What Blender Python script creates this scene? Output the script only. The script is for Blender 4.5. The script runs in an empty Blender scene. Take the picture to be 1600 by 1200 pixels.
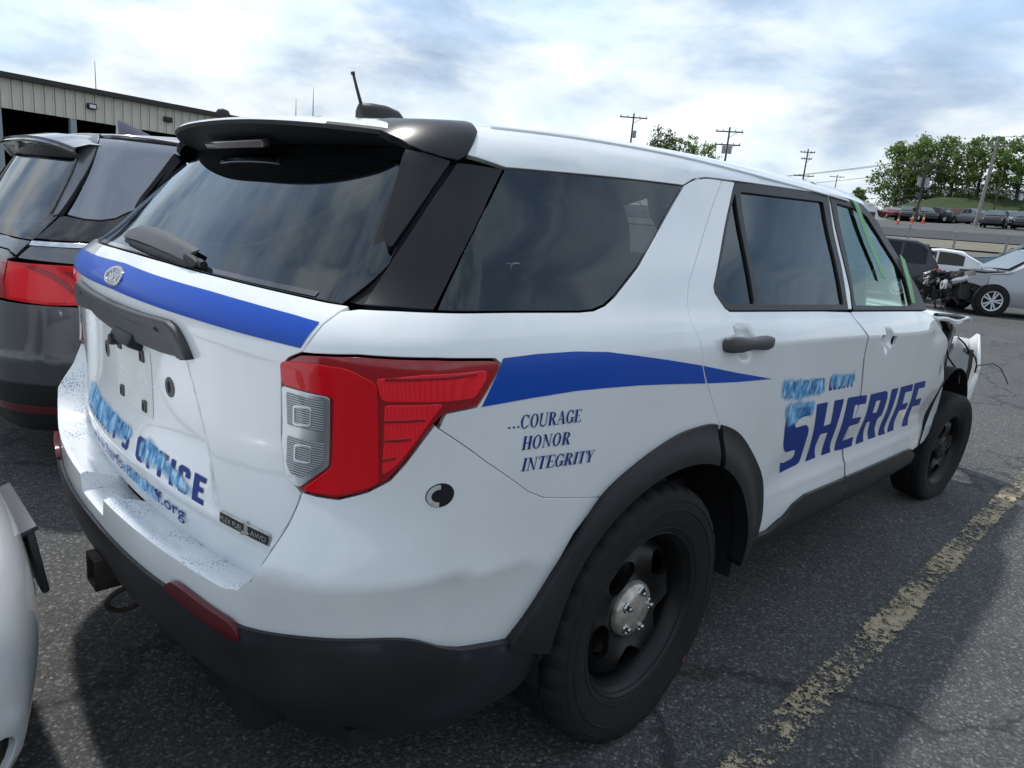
import bpy, bmesh, math, random
import numpy as np
from mathutils import Vector, Matrix
from mathutils.geometry import delaunay_2d_cdt
random.seed(7); RNG=np.random.default_rng(7)
R=math.radians
scn=bpy.context.scene
# ------------------------------------------------------------------ camera
CAM=dict(loc=(-1.55423,-1.88695,1.41175),yaw=44.52829,pitch=-13.03174,roll=5.16953,f=1078.0231)
def cam_axes():
    y,p,r=R(CAM['yaw']),R(CAM['pitch']),R(CAM['roll'])
    f=Vector((math.cos(y)*math.cos(p),math.sin(y)*math.cos(p),math.sin(p)))
    rt=Vector((math.sin(y),-math.cos(y),0)); up=rt.cross(f)
    r2=math.cos(r)*rt+math.sin(r)*up; u2=-math.sin(r)*rt+math.cos(r)*up
    return r2,u2,-f
cd=bpy.data.cameras.new('camera'); cam=bpy.data.objects.new('camera',cd); scn.collection.objects.link(cam)
ax=cam_axes()
cam.matrix_world=Matrix(((ax[0].x,ax[1].x,ax[2].x,CAM['loc'][0]),(ax[0].y,ax[1].y,ax[2].y,CAM['loc'][1]),(ax[0].z,ax[1].z,ax[2].z,CAM['loc'][2]),(0,0,0,1)))
cd.sensor_width=36; cd.lens=36*CAM['f']/1600; cd.clip_start=.05; cd.clip_end=3000
scn.camera=cam
# ------------------------------------------------------------------ sun + sky
SUN_DIR=Vector((.08,.49,1)).normalized()
sun_el=math.asin(SUN_DIR.z); sun_az=math.atan2(SUN_DIR.x,SUN_DIR.y)      # clockwise from +y
sl=bpy.data.lights.new('sun','SUN'); sl.energy=2.0; sl.angle=R(3); sl.color=(1,.975,.94)
so=bpy.data.objects.new('sun',sl); scn.collection.objects.link(so)
so.rotation_euler=SUN_DIR.to_track_quat('Z','Y').to_euler()
w=bpy.data.worlds.new('World'); scn.world=w; w.use_nodes=True
nt=w.node_tree; N=nt.nodes; LK=nt.links; N.clear()
def nd(t,**k):
    n=N.new(t)
    for a,b in k.items(): setattr(n,a,b)
    return n
out=nd('ShaderNodeOutputWorld'); bg=nd('ShaderNodeBackground'); bg.inputs[1].default_value=.15
sky=nd('ShaderNodeTexSky',sky_type='NISHITA'); sky.sun_disc=False; sky.sun_elevation=sun_el; sky.sun_rotation=sun_az; sky.air_density=1.2; sky.dust_density=.5
tc=nd('ShaderNodeTexCoord'); sep=nd('ShaderNodeSeparateXYZ'); LK.new(tc.outputs['Generated'],sep.inputs[0])
zz=nd('ShaderNodeMath',operation='ABSOLUTE'); LK.new(sep.outputs[2],zz.inputs[0])
za=nd('ShaderNodeMath',operation='ADD'); za.inputs[1].default_value=.12; LK.new(zz.outputs[0],za.inputs[0])
dv=nd('ShaderNodeVectorMath',operation='DIVIDE'); cmb=nd('ShaderNodeCombineXYZ')
LK.new(za.outputs[0],cmb.inputs[0]); LK.new(za.outputs[0],cmb.inputs[1]); cmb.inputs[2].default_value=1
LK.new(tc.outputs['Generated'],dv.inputs[0]); LK.new(cmb.outputs[0],dv.inputs[1])
def noise(scale,detail,rough,dist=0,vec=None,off=(0,0,0)):
    m=nd('ShaderNodeMapping'); m.inputs['Location'].default_value=off; LK.new(vec or dv.outputs[0],m.inputs[0])
    n=nd('ShaderNodeTexNoise'); n.inputs['Scale'].default_value=scale; n.inputs['Detail'].default_value=detail; n.inputs['Roughness'].default_value=rough; n.inputs['Distortion'].default_value=dist
    LK.new(m.outputs[0],n.inputs['Vector']); return n
def ramp(src,stops):
    r=nd('ShaderNodeValToRGB'); e=r.color_ramp.elements
    while len(e)<len(stops): e.new(.5)
    for q,(p,c) in zip(e,stops): q.position=p; q.color=(*c,1) if len(c)==3 else c
    LK.new(src,r.inputs[0]); return r
fl=nd('ShaderNodeMapping'); fl.inputs['Scale'].default_value=(1,1,2.6); LK.new(tc.outputs['Generated'],fl.inputs[0])
n1=noise(2.6,8,.52,.2,vec=fl.outputs[0],off=(3.1,1.7,0)); n2=noise(5.0,8,.53,.2,vec=fl.outputs[0],off=(7.3,2.2,4)); n3=noise(1.3,4,.5,0,vec=fl.outputs[0],off=(1,9,2))
m1=ramp(n1.outputs[0],[(.36,(0,0,0)),(.58,(1,1,1))])
m2=ramp(n2.outputs[0],[(.30,(.36,.47,.63)),(.42,(.54,.64,.78)),(.52,(.82,.88,.94)),(.66,(1.10,1.11,1.11))])
m3=ramp(n3.outputs[0],[(.35,(.74,.78,.84)),(.65,(1.08,1.08,1.08))])
mu=nd('ShaderNodeMix',data_type='RGBA',blend_type='MULTIPLY'); mu.inputs[0].default_value=1
LK.new(m2.outputs[0],mu.inputs[6]); LK.new(m3.outputs[0],mu.inputs[7])
sc_=nd('ShaderNodeMix',data_type='RGBA',blend_type='MULTIPLY'); sc_.inputs[0].default_value=1; LK.new(mu.outputs[2],sc_.inputs[6]); sc_.inputs[7].default_value=(4.55,4.62,4.62,1)
mx=nd('ShaderNodeMix',data_type='RGBA'); 
mf=nd('ShaderNodeMath',operation='MULTIPLY_ADD'); mf.inputs[1].default_value=.40; mf.inputs[2].default_value=.58; LK.new(m1.outputs[0],mf.inputs[0])
LK.new(mf.outputs[0],mx.inputs[0]); LK.new(sky.outputs[0],mx.inputs[6]); LK.new(sc_.outputs[2],mx.inputs[7])
LK.new(mx.outputs[2],bg.inputs[0]); LK.new(bg.outputs[0],out.inputs[0])
vs=scn.view_settings; vs.view_transform='Standard'; vs.look='None'; vs.exposure=.58; vs.gamma=1; vs.use_curve_mapping=False
scn.render.engine='CYCLES'; scn.cycles.use_denoising=True; scn.cycles.max_bounces=8; scn.cycles.transparent_max_bounces=16
scn.cycles.diffuse_bounces=3; scn.cycles.glossy_bounces=4; scn.cycles.transmission_bounces=4; scn.cycles.caustics_reflective=False; scn.cycles.caustics_refractive=False
# ------------------------------------------------------------------ helpers
COL=scn.collection
def tag(o,label=None,cat=None,group=None,kind=None):
    if label:o['label']=label
    if cat:o['category']=cat
    if group:o['group']=group
    if kind:o['kind']=kind
    return o
def empty(name,loc=(0,0,0),rz=0,label=None,cat=None,group=None):
    o=bpy.data.objects.new(name,None); COL.objects.link(o); o.location=loc; o.rotation_euler[2]=rz; o.empty_display_size=.2
    return tag(o,label,cat,group)
def mesh_obj(name,verts,faces,mat,parent=None,smooth=True,normals=None,sharp=None):
    me=bpy.data.meshes.new(name); me.from_pydata([tuple(map(float,v)) for v in verts],[],[tuple(map(int,f)) for f in faces])
    if mat: me.materials.append(mat)
    me.update()
    if smooth: me.polygons.foreach_set('use_smooth',[True]*len(me.polygons))
    if normals is not None: me.normals_split_custom_set_from_vertices([tuple(map(float,n)) for n in normals])
    elif sharp is not None: me.set_sharp_from_angle(angle=R(sharp))
    o=bpy.data.objects.new(name,me); COL.objects.link(o)
    if parent: o.parent=parent
    return o
class MB:
    """collects boxes, tubes, lathes and sheets into one mesh"""
    def __init__(s): s.v=[]; s.f=[]
    def add(s,v,f):
        b=len(s.v); s.v+= [tuple(map(float,p)) for p in v]; s.f+=[tuple(b+i for i in q) for q in f]; return s
    def box(s,c,d,rot=None,bev=0):
        c=Vector(c); hx,hy,hz=[q/2 for q in d]
        M=rot if rot is not None else Matrix.Identity(3)
        if bev<=0:
            P=[(x,y,z) for x in(-hx,hx) for y in(-hy,hy) for z in(-hz,hz)]
            F=[(0,1,3,2),(4,6,7,5),(0,4,5,1),(2,3,7,6),(0,2,6,4),(1,5,7,3)]
            s.add([c+M@Vector(p) for p in P],F)
        else:
            bm=bmesh.new(); bmesh.ops.create_cube(bm,size=1)
            for v in bm.verts: v.co=Vector((v.co.x*d[0],v.co.y*d[1],v.co.z*d[2]))
            bmesh.ops.bevel(bm,geom=bm.edges[:],offset=bev,segments=2,affect='EDGES',profile=.5)
            bm.verts.index_update(); s.add([c+M@v.co for v in bm.verts],[[v.index for v in f.verts] for f in bm.faces]); bm.free()
        return s
    def tube(s,pts,r,n=8,cap=True):
        pts=[Vector(p) for p in pts]; rs=r if isinstance(r,(list,tuple)) else [r]*len(pts)
        b=len(s.v); prev=None
        for i,p in enumerate(pts):
            t=(pts[min(i+1,len(pts)-1)]-pts[max(i-1,0)]).normalized()
            if prev is None: a=t.orthogonal().normalized()
            else: a=(prev-t*prev.dot(t)).normalized()
            prev=a; c=t.cross(a)
            for k in range(n):
                q=2*math.pi*k/n; s.v.append(tuple(p+(a*math.cos(q)+c*math.sin(q))*rs[i]))
        for i in range(len(pts)-1):
            for k in range(n):
                s.f.append((b+i*n+k,b+i*n+(k+1)%n,b+(i+1)*n+(k+1)%n,b+(i+1)*n+k))
        if cap: s.f.append(tuple(b+k for k in range(n))[::-1]); s.f.append(tuple(b+(len(pts)-1)*n+k for k in range(n)))
        return s
    def lathe(s,prof,n=48,axis='y',c=(0,0,0),closed=False):
        """prof: (radius, axial) pairs"""
        b=len(s.v); m=len(prof)
        for k in range(n):
            q=2*math.pi*k/n
            for r,a in prof:
                if axis=='y': p=(c[0]+r*math.sin(q),c[1]+a,c[2]+r*math.cos(q))
                elif axis=='z': p=(c[0]+r*math.cos(q),c[1]+r*math.sin(q),c[2]+a)
                else: p=(c[0]+a,c[1]+r*math.cos(q),c[2]+r*math.sin(q))
                s.v.append(p)
        for k in range(n):
            for j in range(m-1 if not closed else m):
                j2=(j+1)%m; k2=(k+1)%n
                s.f.append((b+k*m+j,b+k2*m+j,b+k2*m+j2,b+k*m+j2))
        return s
    def prism(s,poly,z0,z1,tf=lambda p:p):
        n=len(poly); b=len(s.v)
        for z in(z0,z1): s.v+=[tuple(tf((x,y,z))) for x,y in poly]
        s.f.append(tuple(b+i for i in range(n))[::-1]); s.f.append(tuple(b+n+i for i in range(n)))
        for i in range(n): s.f.append((b+i,b+(i+1)%n,b+n+(i+1)%n,b+n+i))
        return s
    def build(s,name,mat,parent=None,smooth=False,sharp=35):
        o=mesh_obj(name,s.v,s.f,mat,parent,smooth=True,sharp=sharp)
        bm=bmesh.new(); bm.from_mesh(o.data); bmesh.ops.recalc_face_normals(bm,faces=bm.faces[:]); bm.to_mesh(o.data); bm.free()
        o.data.set_sharp_from_angle(angle=R(sharp)); return o
# ------------------------------------------------------------------ materials
MATS={}
def mat(name,base=(.5,.5,.5),rough=.5,metal=0,coat=0,coat_r=.03,spec=.5,emit=None,alpha=None,trans=0,ior=1.45,bump=None,vary=None,vary_scale=8):
    m=bpy.data.materials.new(name); m.use_nodes=True; MATS[name]=m
    t=m.node_tree; b=t.nodes['Principled BSDF']
    b.inputs['Base Color'].default_value=(*base,1); b.inputs['Roughness'].default_value=rough; b.inputs['Metallic'].default_value=metal
    b.inputs['Coat Weight'].default_value=coat; b.inputs['Coat Roughness'].default_value=coat_r; b.inputs['Specular IOR Level'].default_value=spec
    b.inputs['Transmission Weight'].default_value=trans; b.inputs['IOR'].default_value=ior
    if vary or bump:
        tcn=t.nodes.new('ShaderNodeTexCoord'); n=t.nodes.new('ShaderNodeTexNoise'); n.inputs['Scale'].default_value=vary_scale; n.inputs['Detail'].default_value=6; n.inputs['Roughness'].default_value=.6
        t.links.new(tcn.outputs['Object'],n.inputs['Vector'])
        if vary:
            r=t.nodes.new('ShaderNodeValToRGB'); r.color_ramp.elements[0].position=.35; r.color_ramp.elements[1].position=.68
            r.color_ramp.elements[0].color=(*vary,1); r.color_ramp.elements[1].color=(*base,1)
            t.links.new(n.outputs[0],r.inputs[0]); t.links.new(r.outputs[0],b.inputs['Base Color'])
        if bump:
            n2=t.nodes.new('ShaderNodeTexNoise'); n2.inputs['Scale'].default_value=bump[0]; n2.inputs['Detail'].default_value=3; t.links.new(tcn.outputs['Object'],n2.inputs['Vector'])
            bp=t.nodes.new('ShaderNodeBump'); bp.inputs['Strength'].default_value=bump[1]; bp.inputs['Distance'].default_value=.002
            t.links.new(n2.outputs[0],bp.inputs['Height']); t.links.new(bp.outputs[0],b.inputs['Normal'])
    return m
def glass_mat(name,tint,rough=0.0,ior=1.5,film=(1,1,1)):
    m=bpy.data.materials.new(name); m.use_nodes=True; MATS[name]=m; t=m.node_tree; t.nodes.clear()
    o=t.nodes.new('ShaderNodeOutputMaterial'); mx=t.nodes.new('ShaderNodeMixShader'); tr=t.nodes.new('ShaderNodeBsdfTransparent'); gl=t.nodes.new('ShaderNodeBsdfGlossy'); fr=t.nodes.new('ShaderNodeFresnel')
    tr.inputs[0].default_value=(*tint,1); gl.inputs[0].default_value=(*film,1); gl.inputs['Roughness'].default_value=rough; fr.inputs[0].default_value=ior
    t.links.new(fr.outputs[0],mx.inputs[0]); t.links.new(tr.outputs[0],mx.inputs[1]); t.links.new(gl.outputs[0],mx.inputs[2]); t.links.new(mx.outputs[0],o.inputs[0])
    return m
def paint_white():
    m=mat('paint_white',(.84,.855,.86),.32,coat=1,coat_r=.015); t=m.node_tree; b=t.nodes['Principled BSDF']
    tcn=t.nodes.new('ShaderNodeTexCoord'); n=t.nodes.new('ShaderNodeTexNoise'); n.inputs['Scale'].default_value=3; n.inputs['Detail'].default_value=8; n.inputs['Roughness'].default_value=.65
    mp=t.nodes.new('ShaderNodeMapping'); mp.inputs['Scale'].default_value=(1,1,.35); t.links.new(tcn.outputs['Object'],mp.inputs[0]); t.links.new(mp.outputs[0],n.inputs['Vector'])
    r=t.nodes.new('ShaderNodeValToRGB'); r.color_ramp.elements[0].position=.38; r.color_ramp.elements[1].position=.6
    r.color_ramp.elements[0].color=(.79,.805,.80,1); r.color_ramp.elements[1].color=(.84,.855,.86,1)
    t.links.new(n.outputs[0],r.inputs[0]); t.links.new(r.outputs[0],b.inputs['Base Color'])
    r2=t.nodes.new('ShaderNodeMapRange'); r2.inputs[1].default_value=.35; r2.inputs[2].default_value=.7; r2.inputs[3].default_value=.07; r2.inputs[4].default_value=.02
    t.links.new(n.outputs[0],r2.inputs[0]); t.links.new(r2.outputs[0],b.inputs['Coat Roughness'])
    return m
paint_white()
mat('plastic_black',(.010,.0105,.012),.46,bump=(900,.25),vary=(.016,.0165,.018),vary_scale=5)
mat('plastic_grey',(.055,.057,.06),.45,bump=(900,.25))
mat('bumper_scuffed',(.011,.0115,.013),.42,bump=(700,.3),vary=(.024,.0255,.030),vary_scale=3.2)
mat('gloss_black',(.012,.012,.014),.12,coat=1,coat_r=.02)
mat('rubber_black',(.012,.012,.0125),.6)
mat('seam_dark',(.008,.008,.009),.8)
mat('tyre_rubber',(.009,.009,.0095),.72,spec=.35,bump=(300,.25),vary=(.013,.0128,.0122),vary_scale=14)
mat('steel_black',(.004,.004,.0045),.42,spec=.4,vary=(.0075,.007,.0066),vary_scale=20)
mat('chrome',(.62,.62,.61),.13,metal=1,vary=(.42,.42,.40),vary_scale=40)
mat('metal_grey',(.33,.34,.35),.38,metal=1,vary=(.2,.2,.2),vary_scale=30)
mat('stripe_blue',(.004,.068,.42),.4,spec=.3,coat=.12,coat_r=.06)
mat('letter_navy',(.006,.034,.22),.5,spec=.3)
mat('interior_dark',(.02,.02,.022),.7)
mat('interior_seat',(.028,.028,.03),.8)
mat('lamp_red_dark',(.32,.004,.011),.14,spec=.4,coat=.6,coat_r=.01)
mat('lamp_red',(.66,.004,.012),.16,spec=.3,coat=.4,coat_r=.01)
mat('lamp_red_bright',(.95,.014,.026),.18,spec=.3,coat=.4,coat_r=.02)
mat('lamp_clear',(.30,.31,.32),.22,metal=.55,coat=1,coat_r=.01)
mat('lamp_chrome',(.50,.52,.53),.22,metal=.8,coat=1)
mat('reflector_red',(.095,.003,.008),.3,coat=.4,coat_r=.08)
mat('plate_white',(.55,.57,.56),.5,vary=(.42,.43,.41),vary_scale=25)
mat('hub_metal',(.62,.59,.53),.25,metal=.6,vary=(.36,.32,.27),vary_scale=35)
mat('rust_black',(.02,.017,.015),.7,vary=(.05,.032,.022),vary_scale=30)
glass_mat('glass_tint',(.14,.16,.175),ior=1.62,film=(.80,.91,1))
glass_mat('glass_rear',(.016,.017,.018),ior=1.72,film=(.84,.93,1))
glass_mat('glass_green',(.40,.56,.50),ior=2.1,film=(.80,1,.94))
glass_mat('glass_clear',(.7,.78,.76))
# ------------------------------------------------------------------ car body surfaces
class Spl:
    """natural cubic spline with straight continuation"""
    def __init__(s,pts):
        p=np.array(sorted(pts),float);s.x=p[:,0];s.y=p[:,1]
        n=len(s.x);h=np.diff(s.x);A=np.zeros((n,n));b=np.zeros(n);A[0,0]=A[-1,-1]=1
        for i in range(1,n-1):
            A[i,i-1]=h[i-1];A[i,i]=2*(h[i-1]+h[i]);A[i,i+1]=h[i]
            b[i]=6*((s.y[i+1]-s.y[i])/h[i]-(s.y[i]-s.y[i-1])/h[i-1])
        s.m=np.linalg.solve(A,b)
        s.s0=(s.y[1]-s.y[0])/h[0]-h[0]/6*(2*s.m[0]+s.m[1]); s.s1=(s.y[-1]-s.y[-2])/h[-1]+h[-1]/6*(s.m[-2]+2*s.m[-1])
    def __call__(s,q):
        q=np.asarray(q,float);qc=np.clip(q,s.x[0],s.x[-1])
        i=np.clip(np.searchsorted(s.x,qc)-1,0,len(s.x)-2)
        h=s.x[i+1]-s.x[i];A=(s.x[i+1]-qc)/h;B=1-A
        y=A*s.y[i]+B*s.y[i+1]+((A**3-A)*s.m[i]+(B**3-B)*s.m[i+1])*h*h/6
        return y+np.where(q<s.x[0],(q-s.x[0])*s.s0,0)+np.where(q>s.x[-1],(q-s.x[-1])*s.s1,0)
def sst(e0,e1,v):
    t=np.clip((v-e0)/(e1-e0),0,1);return t*t*(3-2*t)
def rmax(a,b,Rr):
    u=np.maximum(a+Rr,0);v=np.maximum(b+Rr,0)
    return np.minimum(np.maximum(a+Rr,b+Rr),0)+np.sqrt(u*u+v*v+1e-12)-Rr
class Hull:
    XS,YS,L=-.55,.62,.5
    SH=0.; ROT=None
    def F(s,p,P): raise NotImplementedError
    def grad(s,p,P,h=2e-3):
        g=np.stack([s.F(p+h*e,P)-s.F(p-h*e,P) for e in np.eye(3)],-1)
        return g/np.maximum(np.linalg.norm(g,axis=-1,keepdims=True),1e-9)
    def _bis(s,o,d,P,off,t0=-.3,t1=1.3):
        lo=np.zeros(d.shape[:-1])+t0;hi=np.zeros(d.shape[:-1])+t1
        for _ in range(36):
            m=(lo+hi)/2;ins=s.F(o+m[...,None]*d,P)<=off;lo=np.where(ins,m,lo);hi=np.where(ins,hi,m)
        return o+lo[...,None]*d
    def wrap(s,uv,P,off=0.):
        q=np.asarray(uv,float);a,z=q[...,0],q[...,1];sg=np.where(a<0,-1.,1.);a=np.abs(a)
        th=np.clip((a-s.YS)/s.L,0,1)*np.pi/2
        ox=np.where(a>s.YS+s.L,s.XS+a-s.YS-s.L,s.XS);oy=np.minimum(a,s.YS)
        o=np.stack([ox,-sg*oy,z],-1);d=np.stack([-np.cos(th),-sg*np.sin(th),0*a],-1)
        return s._bis(o,d,P,off)
    def top(s,uv,P,off=0.):
        """chart (x, phi): phi from straight up, positive to the right side"""
        q=np.asarray(uv,float);x,ph=q[...,0],q[...,1]
        o=np.stack([x,0*x,0*x+1.1],-1);d=np.stack([0*x,-np.sin(ph),np.cos(ph)],-1)
        return s._bis(o,d,P,off,0.,1.3)
    def side2top(s,uv,P):
        p=s.wrap(np.array(uv,float),P); return [(float(a),float(math.atan2(-b,c-1.1))) for a,b,c in p]
    def world(s,p,n=None):
        q=p.copy(); q[...,2]-=s.SH*p[...,0]
        if n is None: return q
        m=n.copy(); m[...,0]+=s.SH*n[...,2]; m/=np.linalg.norm(m,axis=-1,keepdims=True); return q,m
def cr(pts,n=4,closed=False):
    """Catmull-Rom through points"""
    p=[np.array(q,float) for q in pts]; o=[]; m=len(p)
    for i in range(m if closed else m-1):
        g=lambda k:p[k%m] if closed else p[min(max(k,0),m-1)]
        a,b,c,d=g(i-1),g(i),g(i+1),g(i+2)
        for j in range(n):
            t=j/n;o.append(.5*((2*b)+(c-a)*t+(2*a-5*b+4*c-d)*t*t+(3*b-a-3*c+d)*t**3))
    if not closed:o.append(p[-1])
    return [tuple(q) for q in o]
def rnd(pts,r=.02,n=3):
    """round the corners of a closed polygon"""
    o=[];m=len(pts)
    for i in range(m):
        a,b,c=[np.array(pts[(i+k)%m],float) for k in(-1,0,1)]
        u=a-b;v=c-b;lu,lv=np.linalg.norm(u),np.linalg.norm(v)
        if lu<1e-6 or lv<1e-6: continue
        k=min(r,lu*.45,lv*.45);p0=b+u/lu*k;p1=b+v/lv*k
        for j in range(n+1):
            t=j/n;o.append(tuple((1-t)**2*p0+2*t*(1-t)*b+t*t*p1))
    return o
def area2(l): return sum(l[i][0]*l[(i+1)%len(l)][1]-l[(i+1)%len(l)][0]*l[i][1] for i in range(len(l)))
def resample(l,step):
    o=[];m=len(l)
    for i in range(m):
        a=np.array(l[i],float);b=np.array(l[(i+1)%m],float);d=np.linalg.norm(b-a)
        if d<1e-6: continue
        k=max(1,int(math.ceil(d/step)))
        o+=[tuple(a+(b-a)*j/k) for j in range(k)]
    return o
def inset(l,g):
    """move closed ccw loop inward by g"""
    if g==0: return l
    o=[];m=len(l)
    for i in range(m):
        a,b,c=[np.array(l[(i+k)%m],float) for k in(-1,0,1)]
        e1=(b-a)/max(np.linalg.norm(b-a),1e-9);e2=(c-b)/max(np.linalg.norm(c-b),1e-9)
        n1=np.array((-e1[1],e1[0]));n2=np.array((-e2[1],e2[0]));nn=n1+n2;q=nn@nn
        o.append(tuple(b+g*(2*nn/q if q>.35 else nn*2)))
    return o
def pip(P,l):
    l=np.asarray(l);x,y=P[:,0],P[:,1];r=np.zeros(len(P),bool);j=len(l)-1
    for i in range(len(l)):
        xi,yi=l[i];xj,yj=l[j]
        c=((yi>y)!=(yj>y))
        with np.errstate(divide='ignore',invalid='ignore'): r^=c&(x<(xj-xi)*(y-yi)/(yj-yi+1e-15)+xi)
        j=i
    return r
def fill(loops,res,brs=None):
    """triangulate loops (outer ccw, holes cw) with an interior grid"""
    brs=brs or res*.7
    Ls=[]
    for k,l in enumerate(loops):
        if (area2(l)>0)!=(k==0): l=l[::-1]
        Ls.append(resample(l,brs))
    V=[];E=[]
    for l in Ls:
        b=len(V);V+=l;E+=[(b+i,b+(i+1)%len(l)) for i in range(len(l))]
    A=np.array(Ls[0]);lo,hi=A.min(0),A.max(0)
    gx=np.arange(lo[0]+res*.37,hi[0],res);gy=np.arange(lo[1]+res*.37,hi[1],res)
    if len(gx) and len(gy):
        G=np.stack(np.meshgrid(gx,gy),-1).reshape(-1,2);G[1::2]+=0
        k=pip(G,Ls[0])
        for h in Ls[1:]: k&=~pip(G,h)
        G=G[k]
        if len(G):
            B=np.array(V);dm=np.min(np.sum((G[:,None]-B[None])**2,-1),1);G=G[dm>(res*.45)**2];V=V+[tuple(g) for g in G]
    vo,eo,fo,ov,oe,of=delaunay_2d_cdt([Vector((a,b)) for a,b in V],E,[],0,1e-7)
    vo=np.array([(v.x,v.y) for v in vo]);fo=np.array([f for f in fo if len(f)==3])
    c=vo[fo].mean(1);k=pip(c,Ls[0])
    for h in Ls[1:]: k&=~pip(c,h)
    fo=fo[k]
    # orientation
    a=vo[fo[:,1]]-vo[fo[:,0]];b=vo[fo[:,2]]-vo[fo[:,0]];fl=a[:,0]*b[:,1]-a[:,1]*b[:,0]<0
    fo[fl]=fo[fl][:,::-1]
    # boundary edges from the faces
    cnt={}
    for f in fo:
        for i in range(3):
            e=(int(f[i]),int(f[(i+1)%3]));cnt[e]=1
    bd=[e for e in cnt if (e[1],e[0]) not in cnt]
    return vo,fo,bd
def panel(H,name,loops,m,parent,P=None,off=0.,res=.035,depth=.012,mirror=0,gap=.002,chart='wrap',edge=.0012,brs=None,push=None,nrm=True):
    """a sheet of bodywork lying on the surface, with rolled edges. push(uv)->extra offset"""
    loops=[l if (area2(l)>0)==(k==0) else l[::-1] for k,l in enumerate(loops)]
    if gap: loops=[inset(resample(l,(brs or res*.7)),gap) for l in loops]
    vo,fo,bd=fill(loops,res,brs)
    fn=H.wrap if chart=='wrap' else H.top
    of=off if push is None else off+push(vo)
    p=fn(vo,P,of)
    if push is None: n=H.grad(p,P)
    else:
        h=.003; du=np.array((h,0));dv=np.array((0,h))
        f=lambda q:fn(q,P,off+push(q))
        n=np.cross(f(vo+du)-f(vo-du),f(vo+dv)-f(vo-dv)); n/=np.maximum(np.linalg.norm(n,axis=-1,keepdims=True),1e-12)
        g=H.grad(p,P); n*=np.sign((n*g).sum(-1,keepdims=True))
    V=[p];NN=[n];Fc=[tuple(f) for f in fo];base=len(p)
    # face winding must agree with the outward normal
    if len(fo):
        f0=fo[:min(60,len(fo))];q=np.cross(p[f0[:,1]]-p[f0[:,0]],p[f0[:,2]]-p[f0[:,0]]);s=np.sign(((q*n[f0[:,0]]).sum(-1)).sum())
        if s<0: Fc=[f[::-1] for f in Fc]; bd=[(b,a) for a,b in bd]
    if depth>0 and bd:
        outv=np.zeros_like(p)
        for a,b in bd:
            t=p[b]-p[a];o=np.cross(t,n[a]);o/=max(np.linalg.norm(o),1e-9);outv[a]+=o;outv[b]+=o
        ids=sorted({i for e in bd for i in e});mp={i:k for k,i in enumerate(ids)};I=np.array(ids)
        ov=outv[I]/np.maximum(np.linalg.norm(outv[I],axis=-1,keepdims=True),1e-9);nn=n[I];m_=len(I)
        r1=p[I]+ov*edge-nn*edge;n1=(nn+ov);n1/=np.linalg.norm(n1,axis=-1,keepdims=True)
        r2=r1-nn*.0006+ov*edge*.2;n2=ov
        r3=r2-nn*depth
        V+=[r1,r2,r3];NN+=[n1,n2,ov]
        for a,b in bd:
            k,l=mp[a],mp[b]
            Fc.append((a,base+k,base+l,b));Fc.append((base+k,base+m_+k,base+m_+l,base+l));Fc.append((base+m_+k,base+2*m_+k,base+2*m_+l,base+m_+l))
    V=np.concatenate(V);NN=np.concatenate(NN)
    V,NN=H.world(V,NN)
    r=[]
    for mi in ((0,) if mirror==0 else (0,1) if mirror==1 else (1,)):
        v,nn,f=V,NN,Fc
        if mi: v=V*np.array((1,-1,1));nn=NN*np.array((1,-1,1));f=[q[::-1] for q in Fc]
        r.append(mesh_obj(name,v,f,m,parent,normals=nn))
    return r if mirror==1 else r[0]
def decal(H,name,polys,m,parent,P,off=.0016,res=.03,step=.00006,chart='wrap',mirror=0):
    """thin flat print following the surface; polys: list of (loops)"""
    V=[];NN=[];Fc=[];k=0
    fn=H.wrap if chart=='wrap' else H.top
    for i,l in enumerate(polys):
        vo,fo,bd=fill(l if isinstance(l[0][0],(tuple,list)) else [l],res,brs=res*.8)
        p=fn(vo,P,off+i*step);n=H.grad(p,P)
        f0=fo[:20];q=np.cross(p[f0[:,1]]-p[f0[:,0]],p[f0[:,2]]-p[f0[:,0]]);s=np.sign(((q*n[f0[:,0]]).sum(-1)).sum())
        Fc+=[tuple(np.array(f if s>0 else f[::-1])+k) for f in fo];V.append(p);NN.append(n);k+=len(p)
    V,NN=H.world(np.concatenate(V),np.concatenate(NN))
    return mesh_obj(name,V,Fc,m,parent,normals=NN)
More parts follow.
